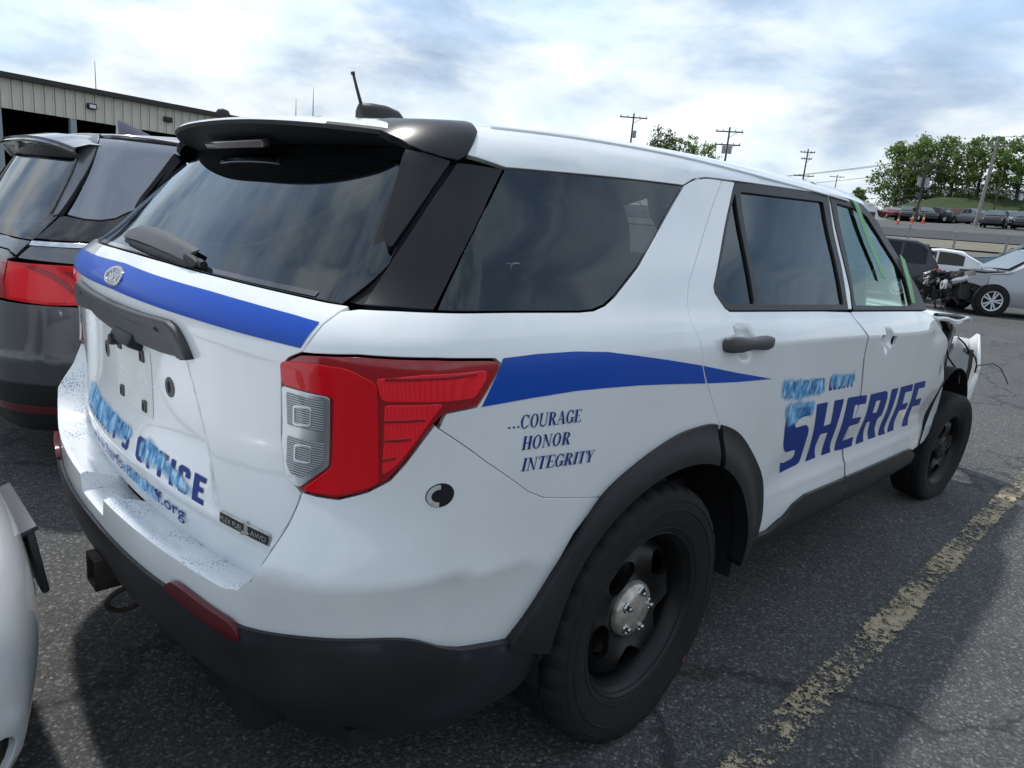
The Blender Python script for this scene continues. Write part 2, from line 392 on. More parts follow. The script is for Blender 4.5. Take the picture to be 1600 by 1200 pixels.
# ---- lettering: outlines in a unit box
def arc(cx,cy,rx,ry,a0,a1,n=14):
    return [(cx+rx*math.cos(R(a0+(a1-a0)*i/n)),cy+ry*math.sin(R(a0+(a1-a0)*i/n))) for i in range(n+1)]
def rect(x0,y0,x1,y1): return [(x0,y0),(x1,y0),(x1,y1),(x0,y1)]
TK,TN,SF=.17,.05,.045
def serif_glyph(c):
    st=lambda x,w=TK:[rect(x,0,x+w,1),rect(x-.07,0,x+w+.07,SF),rect(x-.07,1-SF,x+w+.07,1)]
    if c=='I': return st(.08),.33
    if c=='H': return st(.08)+st(.50)+[rect(.2,.47,.55,.53)],.75
    if c=='E': return st(.08)+[rect(.2,.95,.6,1),rect(.55,.78,.6,.97),rect(.2,.48,.46,.53),rect(.42,.4,.46,.62),rect(.2,0,.62,.05),rect(.57,.03,.63,.25)],.66
    if c=='T': return [rect(.24,0,.24+TK,1),rect(.15,0,.50,SF),rect(0,.95,.65,1),rect(0,.76,.05,.97),rect(.6,.76,.65,.97)],.66
    if c in 'OCG':
        o=lambda a,b:arc(.34,.5,.34,.52,a,b,26);i=lambda a,b:arc(.34,.5,.19,.46,a,b,26)
        if c=='O': return [[o(0,360)[:-1],i(360,0)[:-1]]],.74
        g=[o(42,318)+i(318,42)]
        g.append(rect(.58,.66,.64,1.0))
        if c=='G': g+=[rect(.50,.05,.66,.44),rect(.42,.40,.74,.45)]
        else: g+=[rect(.58,.1,.63,.26)]
        return g,.72
    if c=='U': return [arc(.34,.3,.30,.33,180,360,16)+[(.64,1),(.58,1)]+[(.58,.3)]+arc(.36,.3,.22,.24,360,180,16)[1:]+[(.14+.07,1),(.04,1)],rect(-.02,.955,.28,1),rect(.5,.955,.72,1)],.72
    if c=='R': return st(.08)+[arc(.3,.75,.32,.25,-90,90,14)+arc(.3,.75,.16,.2,90,-90,14),rect(.2,.95,.32,1),rect(.2,.5,.32,.55),[(.3,.5),(.45,.5),(.72,0),(.52,0)],rect(.5,0,.78,SF)],.76
    if c=='A': return [[(.03,0),(.08,0),(.38,.98),(.33,1.0)],[(.30,1.02),(.42,1.02),(.72,0),(.53,0)],rect(.17,.33,.58,.38),rect(-.04,0,.17,SF),rect(.44,0,.80,SF)],.76
    if c=='N': return [rect(.10,0,.15,1),rect(.60,0,.65,1),[(.02,1),(.2,1),(.65,0),(.57,0)],rect(0,0,.25,SF),rect(.5,.955,.75,1),rect(-.02,.955,.2,1)],.78
    if c=='Y': return [rect(.27,0,.27+TK,.48),rect(.18,0,.54,SF),[(-.01,1),(.18,1),(.44,.45),(.27,.45)],[(.58,1),(.64,1),(.44,.45),(.36,.45)],rect(-.06,.955,.26,1),rect(.48,.955,.74,1)],.68
    if c=='.': return [arc(.1,.07,.075,.075,0,360,10)[:-1]],.2
    return [],.3
def block_glyph(c):
    k=.2
    if c=='I': return [rect(.05,0,.05+k+.04,1)],.34
    if c=='E': return [[(.05,0),(.62,0),(.60,.2),(.3,.2),(.3,.42),(.54,.42),(.54,.6),(.3,.6),(.3,.8),(.60,.8),(.62,1),(.05,1)]],.68
    if c=='F': return [[(.05,0),(.3,0),(.3,.4),(.54,.4),(.54,.6),(.3,.6),(.3,.8),(.60,.8),(.62,1),(.05,1)]],.66
    if c=='H': return [[(.05,0),(.28,0),(.28,.42),(.46,.42),(.46,0),(.69,0),(.69,1),(.46,1),(.46,.6),(.28,.6),(.28,1),(.05,1)]],.76
    if c=='R': return [[[(.05,0),(.28,0),(.28,.38),(.38,.38),(.46,0),(.70,0),(.58,.42),(.68,.52),(.68,.9),(.58,1),(.05,1)],[(.28,.56),(.28,.82),(.46,.82),(.46,.56)]]],.74
    if c=='O': return [[[(.05,.14),(.18,0),(.56,0),(.69,.14),(.69,.86),(.56,1),(.18,1),(.05,.86)],[(.28,.2),(.28,.8),(.46,.8),(.46,.2)]]],.76
    if c=='C': return [[(.05,.14),(.18,0),(.56,0),(.68,.14),(.68,.36),(.46,.36),(.46,.2),(.28,.2),(.28,.8),(.46,.8),(.46,.64),(.68,.64),(.68,.86),(.56,1),(.18,1),(.05,.86)]],.74
    if c=='S': return [[(.03,0),(.54,0),(.67,.14),(.67,.5),(.56,.6),(.28,.6),(.28,.8),(.66,.8),(.64,1),(.18,1),(.05,.86),(.05,.52),(.16,.42),(.44,.42),(.44,.2),(.03,.2)]],.72
    if c=='N': return [[(.05,0),(.27,0),(.27,.5),(.46,0),(.69,0),(.69,1),(.47,1),(.47,.5),(.28,1),(.05,1)]],.76
    if c=='D': return [[[(.05,0),(.56,0),(.69,.14),(.69,.86),(.56,1),(.05,1)],[(.28,.2),(.28,.8),(.46,.8),(.46,.2)]]],.76
    if c=='U': return [[(.05,1),(.05,.14),(.18,0),(.56,0),(.69,.14),(.69,1),(.46,1),(.46,.2),(.28,.2),(.28,1)]],.76
    if c=='T': return [[(.24,0),(.47,0),(.47,.8),(.68,.8),(.68,1),(.03,1),(.03,.8),(.24,.8)]],.72
    if c=='Y': return [[(.25,0),(.48,0),(.48,.4),(.71,1),(.48,1),(.365,.62),(.25,1),(.02,1),(.25,.4)]],.74
    if c=='A': return [[(.0,0),(.23,0),(.28,.2),(.46,.2),(.51,0),(.74,0),(.5,1),(.24,1)]],.76
    if c=="'": return [[(.08,.62),(.2,.62),(.28,1),(.08,1)]],.3
    return [],.34
def set_text(txt,glyph,a,b,h,slant=0.,track=.06):
    """text laid from a to b along the baseline, height vector h, in chart coordinates"""
    a,b,h=[np.array(q,float) for q in(a,b,h)]; x=0;items=[]
    for c in txt:
        g,wd=glyph(c);items.append((x,g));x+=wd+track
    x-=track;d=(b-a)/x;o=[]
    tf=lambda u,v,x0:tuple(a+d*(x0+u)+h*v+d*slant*v)
    for x0,g in items:
        for poly in g:
            if isinstance(poly[0][0],(tuple,list)): o.append([[tf(u,v,x0) for u,v in l] for l in poly])
            else: o.append([[tf(u,v,x0) for u,v in poly]])
    return o
def font_text(H,name,txt,a,b,h,m,parent,P,off=.0016,slant=0.,bold=0.):
    """sans lettering from Blender's own font, stretched from a to b"""
    cu=bpy.data.curves.new('t','FONT');cu.body=txt;cu.resolution_u=3;cu.offset=bold
    ob=bpy.data.objects.new('t',cu);COL.objects.link(ob);bpy.context.view_layer.update()
    me=ob.evaluated_get(bpy.context.evaluated_depsgraph_get()).to_mesh()
    v=np.array([q.co[:2] for q in me.vertices]);f=[tuple(p.vertices) for p in me.polygons]
    bpy.data.objects.remove(ob)
    x0,x1=v[:,0].min(),v[:,0].max();a,b,h=[np.array(q,float) for q in(a,b,h)]
    uv=a+np.outer((v[:,0]-x0)/(x1-x0),b-a)+np.outer(v[:,1]/.7,h)+np.outer(v[:,1]*slant,(b-a)/np.linalg.norm(b-a)*np.linalg.norm(h))
    p=H.wrap(uv,P,off);n=H.grad(p,P);p,n=H.world(p,n)
    o=mesh_obj(name,p,f,m,parent,smooth=False)
    if len(f):
        nn=np.mean([np.dot(np.array(o.data.polygons[i].normal),n[f[i][0]]) for i in range(min(20,len(f)))])
        if nn<0: o.data.flip_normals()
    return o
# ------------------------------------------------------------------ the white patrol SUV
class SuvHull(Hull):
    SH=.022
    SIDE=Spl([(.2,.87),(.3,.92),(.4,.945),(.5,.955),(.6,.955),(.7,.958),(.8,.964),(.9,.970),(1.0,.974),(1.07,.976),(1.12,.974),(1.17,.962),(1.23,.928),(1.3,.893),(1.4,.842),(1.5,.790),(1.6,.745),(1.7,.705),(1.8,.665)])
    _up=[(1.1,-1.052),(1.16,-1.055),(1.20,-1.035),(1.24,-.995),(1.28,-.96),(1.34,-.917),(1.4,-.877),(1.5,-.81),(1.6,-.743),(1.7,-.675),(1.8,-.607)]
    REAR=Spl([(.15,-.93),(.3,-1.01),(.4,-1.075),(.5,-1.112),(.57,-1.122),(.63,-1.124),(.69,-1.122),(.74,-1.108),(.80,-1.075),(.87,-1.05),(.93,-1.043),(1.0,-1.043)]+_up)
    TG=Spl([(.3,-1.0),(.45,-1.02),(.57,-1.035),(.66,-1.043),(.75,-1.043),(.87,-1.04),(1.0,-1.043)]+_up)
    GL=Spl([(1.1,-1.052),(1.16,-1.052),(1.20,-1.03),(1.24,-.990),(1.28,-.948),(1.34,-.893),(1.4,-.838),(1.5,-.745),(1.6,-.652),(1.7,-.56)])
    RC=Spl([(.2,.20),(.6,.20),(.9,.17),(1.1,.15),(1.25,.14),(1.35,.13),(1.7,.12)])
    ROOF=Spl([(-.9,1.565),(-.7,1.595),(-.46,1.628),(-.11,1.666),(.34,1.697),(.75,1.712),(1.27,1.728),(1.67,1.735),(2.0,1.71),(2.3,1.67),(3,1.5)])
    WS=Spl([(.9,3.4),(1.1,2.95),(1.2,2.77),(1.35,2.53),(1.5,2.31),(1.6,2.16),(1.7,2.01),(1.8,1.8)])
    def side(s,x,z):
        up=1+1.2*sst(1.15,1.5,z)
        return s.SIDE(z)-up*.035*(np.maximum(.5-x,0)/1.3)**2-.05*(np.maximum(x-1.9,0)/1.2)**2-.03*sst(1.2,1.7,z)*(np.maximum(x-1.3,0)/1.0)**2
    def F(s,p,P):
        x,y,z=p[...,0],np.abs(p[...,1]),p[...,2]; P=P or s.REAR
        r=P(z)+(.17+.06*sst(1.1,1.3,z))*y**2.2
        if P is s.TG:
            ye=.36+(1.06-z)*.42; r=r+.024*sst(ye+.03,ye-.03,y)*sst(.70,.86,z)*sst(1.105,1.07,z)
        f=rmax((r-x)*.85,(y-s.side(x,z))*.95,s.RC(z)); f=rmax(f,(x-(s.WS(z)-.25*y*y))*.6,.06)
        return rmax(f,z-(s.ROOF(x)-.04*y*y),.07)
H=SuvHull(); TG,GL=H.TG,H.GL; MW=MATS
suv=empty('police_suv',(0,0,0),label='white police SUV with blue stripe and SHERIFF lettering, its front end wrecked',cat='SUV')
M_=lambda l:[(-a,b) for a,b in l]
def _dd(l): return [p for i,p in enumerate(l) if math.hypot(p[0]-l[i-1][0],p[1]-l[i-1][1])>1e-6]
sym=lambda half:_dd(half+[(-a,b) for a,b in half[::-1]])
symT=lambda half:_dd(half+[(a,-b) for a,b in half[::-1]])
ell=lambda s0,z0,rx,rz,a0,a1,n=16:[(s0+rx*math.cos(R(a0+(a1-a0)*i/n)),z0+rz*math.sin(R(a0+(a1-a0)*i/n))) for i in range(n+1)]
W='paint_white'
# outlines (distance round the body from the tail centre line, height)
dgap=cr([(2.124,1.609),(2.055,1.548),(1.915,1.425),(1.807,1.33),(1.759,1.28),(1.731,1.224),(1.733,1.185),(1.746,1.156),(1.761,1.11),(1.794,1.047),(1.856,.977),(1.917,.907)],3)
split=cr([(2.872,1.226),(2.899,1.191),(2.942,1.155),(2.969,1.126),(2.984,1.049),(3.036,.941),(3.073,.829),(3.056,.733),(3.061,.662),(3.127,.512)],3)
seam=[(.927,1.012),(1.026,.931),(1.152,.843),(1.206,.817),(1.316,.795),(1.413,.778)]
lamp=[(.69,1.088),(.691,1.102),(.708,1.118),(.729,1.133),(.811,1.145),(.914,1.147),(1.027,1.142),(1.041,1.132),(1.038,1.122),(1.013,1.078),(.994,1.048),(.964,1.045),(.937,1.041),(.921,1.02),(.902,.985),(.881,.944),(.859,.908),(.828,.883),(.788,.864),(.756,.864),(.733,.866),(.715,.874),(.699,.889),(.688,.961)]
AC=(1.73,.40)
GLN=[(1.198,1.516),(1.16,1.475),(1.121,1.434),(1.053,1.396),(1.004,1.359),(.969,1.324),(.944,1.29),(.924,1.257),(.908,1.226)]
GPR=[(.994,1.513),(.936,1.479),(.896,1.448),(.868,1.417),(.847,1.387),(.831,1.357),(.818,1.329),(.807,1.301),(.799,1.274),(.793,1.247),(.790,1.224)]
GPL=[(.963,1.516),(.909,1.483),(.873,1.451),(.848,1.419),(.83,1.389),(.815,1.359),(.803,1.33),(.793,1.302),(.786,1.274),(.781,1.247),(.779,1.230)]
qg=[(.913,1.226),(1.096,1.228),(1.299,1.229),(1.346,1.232),(1.392,1.243),(1.44,1.264),(1.563,1.335),(1.711,1.44),(1.88,1.562),(1.68,1.552),(1.497,1.539),(1.35,1.529)]+[(a+.005,b+.001) for a,b in GLN[:-1]]
belt_q=[(.79,1.219),(.847,1.222),(.911,1.2235),(1.094,1.2255),(1.299,1.2265),(1.349,1.2295),(1.396,1.2405),(1.444,1.2615),(1.567,1.3325),(1.716,1.4375),(1.888,1.562)]
quarter=belt_q+cr([(1.888,1.564),(1.955,1.589),(2.032,1.603),(2.12,1.609)],3)+dgap[1:]+[p for p in ell(*AC,.515,.47,72,126,10)]+[(1.413,.782)]+seam[::-1]+lamp[12:9:-1]+lamp[9:2:-1]+[(.741,1.157),(.751,1.188),(.765,1.212)]
panel(H,'quarter_panel',[quarter],MW[W],suv,mirror=1,res=.03)
# tailgate
tgap=[(.775,1.222),(.765,1.212),(.751,1.188),(.741,1.157),(.733,1.136),(.707,1.119),(.690,1.097),(.687,1.063),(.683,.960),(.691,.885),(.724,.858),(.717,.829),(.703,.791),(.668,.714),(.640,.655),(.615,.622)]
tg_half=[(0,1.236),(.2,1.235),(.45,1.230),(.62,1.226),(.72,1.223)]+tgap+[(.55,.620),(.3,.620),(0,.620)]
# lower fold of the tailgate: the strip under it turns in
def tg_push(uv):
    z=uv[...,1]; return -.10*np.maximum(.718-z,0)*sst(.72,.70,z)+.004*np.exp(-((z-.72)/.010)**2)
tailgate=panel(H,'tailgate',[sym(tg_half)],MW[W],suv,P=TG,res=.017,push=tg_push)
lamp_obj=[]
# bumper
def b_push(uv):
    s,z=np.abs(uv[...,0]),uv[...,1]; zc=.7225-.06*np.clip(s-.66,0,2)-.10*np.clip(s-.66,0,2)**2
    return .014*np.exp(-np.abs(z-zc)/.085)*sst(.60,.74,s)*sst(1.45,.86,s)-.13*np.maximum(zc-z,0)*sst(.62,.78,s)*sst(1.75,.80,s)
inner=[(.733,.862),(.724,.80),(.710,.735),(.695,.692),(.672,.660),(.640,.646),(.55,.645),(.3,.645),(.104,.645),(.092,.600),(0,.600)]
fascia=seam+[(1.33,.70),(1.26,.60),(1.20,.50)]+[(1.18,.452),(1.045,.477),(1.002,.489),(.964,.509),(.913,.550),(.863,.571),(.781,.575),(.699,.578),(.57,.563),(.386,.553),(0,.555)]
half=lamp[20:12:-1][::1]
fhalf=inner[::-1]+lamp[20:12:-1]+fascia[:-1]
bumper=panel(H,'rear_bumper',[[(-a,b) for a,b in fhalf[1:]][::-1]+fhalf+[(0,.555)]],MW[W],suv,res=.028,push=b_push)
# ledge between bumper and tailgate
def ledge():
    io=sorted([(a,b) for a,b in inner],key=lambda q:-q[0]+0*q[1])
    st=[((.733,.862),(.716,.850)),((.724,.80),(.700,.79)),((.710,.735),(.676,.722)),((.695,.692),(.655,.676)),((.672,.660),(.636,.640)),((.640,.646),(.612,.622)),((.55,.645),(.54,.618)),((.42,.645),(.42,.618)),((.3,.645),(.3,.618)),((.2,.645),(.2,.618)),((.104,.645),(.104,.618)),((.092,.600),(.092,.592)),((.04,.600),(.04,.592)),((0,.600),(0,.592))]
    st=st+[((-a[0],a[1]),(-b[0],b[1])) for a,b in st[-2::-1]]
    A=H.wrap([a for a,b in st],None,np.array([float(b_push(np.array(a))) for a,b in st]));A0=H.wrap([a for a,b in st],None,-.012)
    B=H.wrap([b for a,b in st],TG,-.02)
    up=np.array((0,0,.0035))
    rows=[A-np.array((0,0,.0012)),A0*.65+A*.35+up*.8,A0*.2+A0*.8+up,.5*A0+.5*B+up*.6,B]
    V=np.concatenate(rows);n=len(st);F=[(r*n+i,r*n+i+1,(r+1)*n+i+1,(r+1)*n+i) for r in range(4) for i in range(n-1)]
    o=mesh_obj('bumper_ledge',H.world(V),F,MW['ledge_white'],suv,sharp=40)
    if np.mean([p.normal.z for p in o.data.polygons])<0: o.data.flip_normals()
    return o
def ledge_mat():
    m=mat('ledge_white',(.77,.79,.80),.35,coat=.8,coat_r=.05);t=m.node_tree;b=t.nodes['Principled BSDF']
    tcn=t.nodes.new('ShaderNodeTexCoord');v=t.nodes.new('ShaderNodeTexVoronoi');v.inputs['Scale'].default_value=170;t.links.new(tcn.outputs['Object'],v.inputs['Vector'])
    n=t.nodes.new('ShaderNodeTexNoise');n.inputs['Scale'].default_value=9;n.inputs['Detail'].default_value=4;t.links.new(tcn.outputs['Object'],n.inputs['Vector'])
    c=t.nodes.new('ShaderNodeMath');c.operation='MULTIPLY_ADD';c.inputs[1].default_value=1.25;c.inputs[2].default_value=-.43;t.links.new(n.outputs[0],c.inputs[0])
    l=t.nodes.new('ShaderNodeMath');l.operation='LESS_THAN';t.links.new(v.outputs['Distance'],l.inputs[0]);t.links.new(c.outputs[0],l.inputs[1])
    mx=t.nodes.new('ShaderNodeMix');mx.data_type='RGBA';t.links.new(l.outputs[0],mx.inputs[0]);mx.inputs[6].default_value=(.77,.79,.80,1);mx.inputs[7].default_value=(.13,.17,.34,1)
    t.links.new(mx.outputs[2],b.inputs['Base Color'])
ledge_mat(); ledge()
# lower black bumper
blk=cr([(0,.563),(.2,.562),(.386,.563),(.57,.572),(.699,.583),(.781,.583),(.863,.576),(.913,.557),(.964,.520),(1.002,.500),(1.045,.486),(1.184,.460),(1.295,.445)],4)+[(1.275,.37),(1.22,.30),(1.08,.255),(.9,.235),(.7,.23),(.4,.235),(0,.245)]
BT=([p[0] for p in blk[:49]],[p[1] for p in blk[:49]])
def k_push(uv):
    s,z=np.abs(uv[...,0]),uv[...,1]; zt=np.interp(s,*BT)
    return .005*sst(0,.016,zt-z)-.03*sst(.16,.34,zt-z)-.013*sst(.62,.78,s)*sst(1.75,.80,s)
lower=panel(H,'lower_bumper',[sym(blk)],MW['bumper_scuffed'],suv,off=.008,res=.022,depth=.03,gap=0,push=k_push)
refl=rnd([(.462,.571),(.495,.598),(.53,.599),(.664,.589),(.676,.578),(.682,.556),(.66,.553),(.50,.562)],.012)
for mi in (0,2): panel(H,'reflector',[refl],MW['reflector_red'],lower,off=.0135,res=.02,depth=.010,mirror=mi,gap=0)
# roof, with the rail gap
rlo=[(1.057,1.521),(1.203,1.521),(1.35,1.532),(1.498,1.543),(1.68,1.555),(1.889,1.567),(1.955,1.593),(2.032,1.607),(2.13,1.614),(2.207,1.619),(2.554,1.641),(3.053,1.671),(3.272,1.675),(3.454,1.669)]
rt=H.side2top(rlo,None)
roof=panel(H,'roof',[symT([(-.515,.0),(-.51,.5),(-.495,.80),(-.492,.90),(-.505,.945),(-.535,.99),(-.565,1.03)]+rt[1:]+[(1.90,.62),(1.955,.3),(1.96,0)])],MW[W],suv,chart='top',res=.05,brs=.03)
for s_ in (1,-1):
    MB().tube([H.world(H.top(np.array([(x,s_*.905)]),None,.001))[0] for x in np.linspace(-.44,1.55,24)],.004,6).build('roof_rail',MW[W],roof)
    # worn strip of old tape across the roof edge
tape=H.side2top([(2.93,1.672),(3.0,1.677),(3.0,1.72),(2.93,1.72)],None)
decal(H,'tape_residue',[[[(1.27,.70),(1.31,.70),(1.345,.83),(1.305,.83)]]],mat('old_tape',(.52,.48,.38),.7,vary=(.7,.7,.68),vary_scale=60),roof,None,chart='top')
# doors
win_l=[(1.948,1.229),(1.926,1.239),(1.895,1.277),(1.897,1.294),(2.018,1.418),(2.136,1.538),(2.206,1.614)]
rdoor=[(2.206,1.614)]+dgap+ell(*AC,.515,.47,66,4,10)+[(2.25,.42),(2.41,.432),(2.608,.495),(2.70,.512),(3.10,.507)]+split[::-1]+[(2.6,1.229),(2.2,1.229)]+win_l[:-1]
def d_push(uv):
    s,z=np.abs(uv[...,0]),uv[...,1]; zc=.640-.0*s
    return -.016*np.exp(-((z-.66)/.10)**2)*sst(2.25,2.6,s)*sst(4.6,4.2,s)+.006*np.exp(-np.abs(z-.585)/.03)*sst(2.2,2.6,s)+.011*np.exp(-np.abs(z-1.138)/.04)*sst(1.75,2.4,s)*sst(1.215,1.19,z)
# scooped cup behind the handle
def rd_push(uv):
    s,z=np.abs(uv[...,0]),uv[...,1]; q=((s-1.992)/.062)**2+((z-1.146)/.05)**2
    return d_push(uv)-.024*np.clip(1-q*q,0,1)
rear_door=panel(H,'rear_door',[rdoor],MW[W],suv,res=.024,push=rd_push)
panel(H,'rear_door',[rdoor],MW[W],suv,res=.05,push=d_push,mirror=2)
fdoor=[(2.900,1.228)]+[(a+.006+.010*float(sst(1.22,1.12,np.array(b))),b) for a,b in split[1:]]+[(3.937,.505),(4.117,.485),(4.36,.50)]+cr([(4.445,.535),(4.53,.624),(4.507,.781),(4.378,.956),(4.27,1.066),(4.116,1.138),(3.991,1.186),(3.88,1.227)],3)+[(3.4,1.228)]
cup=rnd([(3.205,1.155),(3.245,1.155),(3.26,1.13),(3.33,1.125),(3.34,1.10),(3.26,1.09),(3.25,1.075),(3.215,1.075),(3.20,1.09),(3.13,1.105),(3.13,1.13),(3.19,1.133)],.01)
def fd_push(uv):
    s,z=np.abs(uv[...,0]),uv[...,1]
    dent=-.02*np.exp(-(((s-4.05)/.16)**2+((z-1.13)/.05)**2))-.012*np.exp(-(((s-4.38)/.1)**2+((z-.95)/.09)**2))
    q=((s-3.232)/.06)**2+((z-1.113)/.045)**2
    return d_push(uv)+dent-.016*np.clip(1-q*q,0,1)
h1=[(3.135,1.100),(3.172,1.098),(3.172,1.136),(3.135,1.138)];h2=[(3.285,1.094),(3.335,1.092),(3.335,1.126),(3.285,1.129)]
front_door=panel(H,'front_door',[fdoor,h1,h2],MW[W],suv,res=.026,push=fd_push,gap=.0025)
tag(front_door,'dented front door with its handle missing')
panel(H,'front_door',[fdoor],MW[W],suv,res=.05,push=d_push,mirror=2)
# dark strips laid under the shut lines, standing in for shade in the gaps
band=lambda l,w:[(a-w,b) for a,b in l]+[(a+w,b) for a,b in l[::-1]]
panel(H,'door_gap_shade',[band([(a+.006,b) for a,b in split[1:]],.02)],MW['seam_dark'],suv,off=-.005,res=.03,depth=0,gap=0,push=d_push)
panel(H,'door_gap_shade',[band(dgap[2:],.012)],MW['seam_dark'],suv,off=-.007,res=.03,depth=0,gap=0)
panel(H,'bumper_gap_shade',[[(a,b-.01) for a,b in seam]+[(a,b+.01) for a,b in seam[::-1]]],MW['seam_dark'],suv,off=-.004,res=.03,depth=0,gap=0)
# windows
rwin=rnd([(2.210,1.612),(2.138,1.538),(2.02,1.418),(1.899,1.294),(1.899,1.278),(1.929,1.241),(1.950,1.232),(2.375,1.232),(2.880,1.233),(2.90,1.29),(2.943,1.40),(2.985,1.576),(3.005,1.664),(2.7,1.648),(2.4,1.630)],.012,2)
rgl=rnd([(2.236,1.588),(2.55,1.607),(2.935,1.630),(2.90,1.43),(2.845,1.251),(2.155,1.249),(2.185,1.39)],.012,2);rtri=rnd([(2.200,1.582),(2.06,1.44),(1.921,1.3),(1.918,1.281),(1.947,1.252),(2.121,1.249),(2.155,1.39)],.012,2)
for mi in (0,2):
    d=rear_door if mi==0 else suv
    panel(H,'window_frame',[rwin,rgl,rtri],MW['plastic_black'],d,off=-.003,res=.05,depth=.02,mirror=mi,gap=.001)
    panel(H,'door_glass',[rgl],MW['glass_tint'],d,off=-.012,res=.06,depth=0,mirror=mi,gap=-.008)
    panel(H,'corner_glass',[rtri],MW['glass_tint'],d,off=-.012,res=.06,depth=0,mirror=mi,gap=-.008)
fwin=rnd([(3.022,1.664),(3.267,1.669),(3.43,1.663),(3.577,1.614),(3.70,1.515),(3.80,1.425),(3.88,1.335),(3.925,1.232),(2.925,1.232),(2.96,1.30),(3.005,1.50)],.012,2)
fgl=rnd([(3.075,1.640),(3.33,1.640),(3.44,1.618),(3.55,1.545),(3.66,1.45),(3.72,1.37),(3.69,1.249),(2.965,1.249),(3.045,1.45)],.015,2)
for mi in (0,2):
    d=front_door if mi==0 else suv
    panel(H,'window_frame',[fwin,fgl],MW['plastic_black'],d,off=-.003,res=.05,depth=.02,mirror=mi,gap=.001)
    panel(H,'door_glass',[fgl],MW['glass_green'],d,off=-.012,res=.06,depth=0,mirror=mi,gap=-.008)
    panel(H,'pillar',[[(2.878,1.236),(2.92,1.236),(2.955,1.30),(3.0,1.50),(3.019,1.66),(3.006,1.66),(2.986,1.576),(2.945,1.40),(2.902,1.29)]],MW[W],suv,off=-.006,res=.05,mirror=mi,gap=.0005)
    panel(H,'quarter_glass',[qg],MW['glass_tint'],suv,off=-.001,res=.05,depth=.006,mirror=mi,gap=.002)
    panel(H,'pillar_trim',[[(.846,1.226)]+GLN[::-1]+[(1.084,1.515)]+GPR],MW['satin_dark'] if 'satin_dark' in MATS else mat('satin_dark',(.0085,.0095,.0125),.27,spec=.32),suv,off=-.001,res=.03,mirror=mi,gap=.0025)
    # aero blade beside the rear glass
    panel(H,'side_blade',[GPL[:7]+[(.795,1.328),(.785,1.333),(.768,1.354),(.757,1.378),(.752,1.41),(.732,1.469),(.708,1.530),(.80,1.527)]],MW['satin_dark'],suv,off=.003,res=.03,depth=.03,mirror=mi,gap=.004)
    panel(H,'window_frame',[[(.80,1.222)]+[(a+.02,b) for a,b in GPR[::-1]]+[(.90,1.53),(.72,1.53),(.72,1.45),(.74,1.35),(.75,1.25),(.74,1.226)]],MW['seam_dark'],suv,off=-.02,res=.05,mirror=mi,gap=0,depth=0)
# bright strip of chrome trim is absent; rear glass
gl_half=[(0,1.238),(.2,1.2365),(.45,1.231),(.62,1.2275),(.755,1.224),(.80,1.30),(.80,1.45),(.74,1.56),(.4,1.578),(0,1.582)]
rear_glass=panel(H,'rear_glass',[sym(gl_half)],MW['glass_rear'],suv,P=GL,off=-.002,res=.03,depth=.006,gap=0)
# glass edge band (black ceramic border)
decal(H,'glass_border',[[sym([(0,1.2395),(.45,1.2325),(.70,1.2275),(.70,1.236),(.45,1.241),(0,1.248)])]],MW['gloss_black'],rear_glass,GL,off=.0006)
# spoiler
def spoiler():
    ys=np.linspace(-.60,.60,41);top=[];V=[];F=[];n=len(ys)
    for y in ys:
        a=abs(y)
        xf=-.505+.02*(a/.62)**2;xt=-.815+.16*(a/.62)**2.6;zt=1.585-.018*(a/.62)**2
        dip=-.012*float(sst(.38,.44,np.array(a)))
        zf=float(H.ROOF(xf))-.04*y*y-.004
        if a>.58:
            k=(a-.58)/.08;zf-=.05*k*k;zt-=.03*k*k
        P=[(xf,y,zf-.02),(xf,y,zf),(xf*.55+xt*.45,y,zf*.55+zt*.45+.012),(xf*.2+xt*.8,y,zf*.2+zt*.8+.008),(xt+.006,y,zt+.002),(xt,y,zt-.004),(xt+.004,y,zt-.013),(xt+.05,y,zt-.024),(-.66+.12*a*a,y,1.532),(-.60+.12*a*a,y,1.548)]
        V+=P
    m=10
    for i in range(n-1):
        for j in range(m-1): F.append((i*m+j,(i+1)*m+j,(i+1)*m+j+1,i*m+j+1))
    F.append(tuple(range(m)));F.append(tuple((n-1)*m+j for j in range(m))[::-1])
    lip=lambda k:k%(m-1)<4 or (k%(m-1)<5 and abs(ys[k//(m-1)]+.016)<.44)
    top=[f for k,f in enumerate(F[:-2]) if lip(k)];bot=[f for k,f in enumerate(F[:-2]) if not lip(k)]+F[-2:]
    Vw=H.world(np.array(V))
    o=mesh_obj('spoiler',Vw,top,MW[W],suv,sharp=40);u=mesh_obj('spoiler_underside',Vw,bot,MW['plastic_black'],o,sharp=40)
    for q,sg in ((o,1),(u,-1)):
        if np.mean([p.normal.z for p in q.data.polygons])*sg<0:q.data.flip_normals()
    return o
sp=spoiler()
for s_ in (1,-1):   # dark end pieces of the spoiler
    pts=[(-.525,.78),(-.505,.85),(-.498,.905),(-.510,.948),(-.541,.992),(-.573,1.034),(-.594,1.048),(-.623,1.036),(-.653,1.012),(-.670,.986),(-.684,.923),(-.685,.854),(-.680,.79)]
    panel(H,'spoiler_end',[[(a,s_*b) for a,b in pts]],MW['satin_dark'],sp,off=.008,res=.022,depth=.016,chart='top',gap=0,edge=.0015)
MB().box((-.742,.02,1.5535),(.022,.36,.020),Matrix.Rotation(R(-20),3,'Y'),.004).build('brake_light',mat('brake_lens',(.10,.085,.085),.15,coat=1),sp)
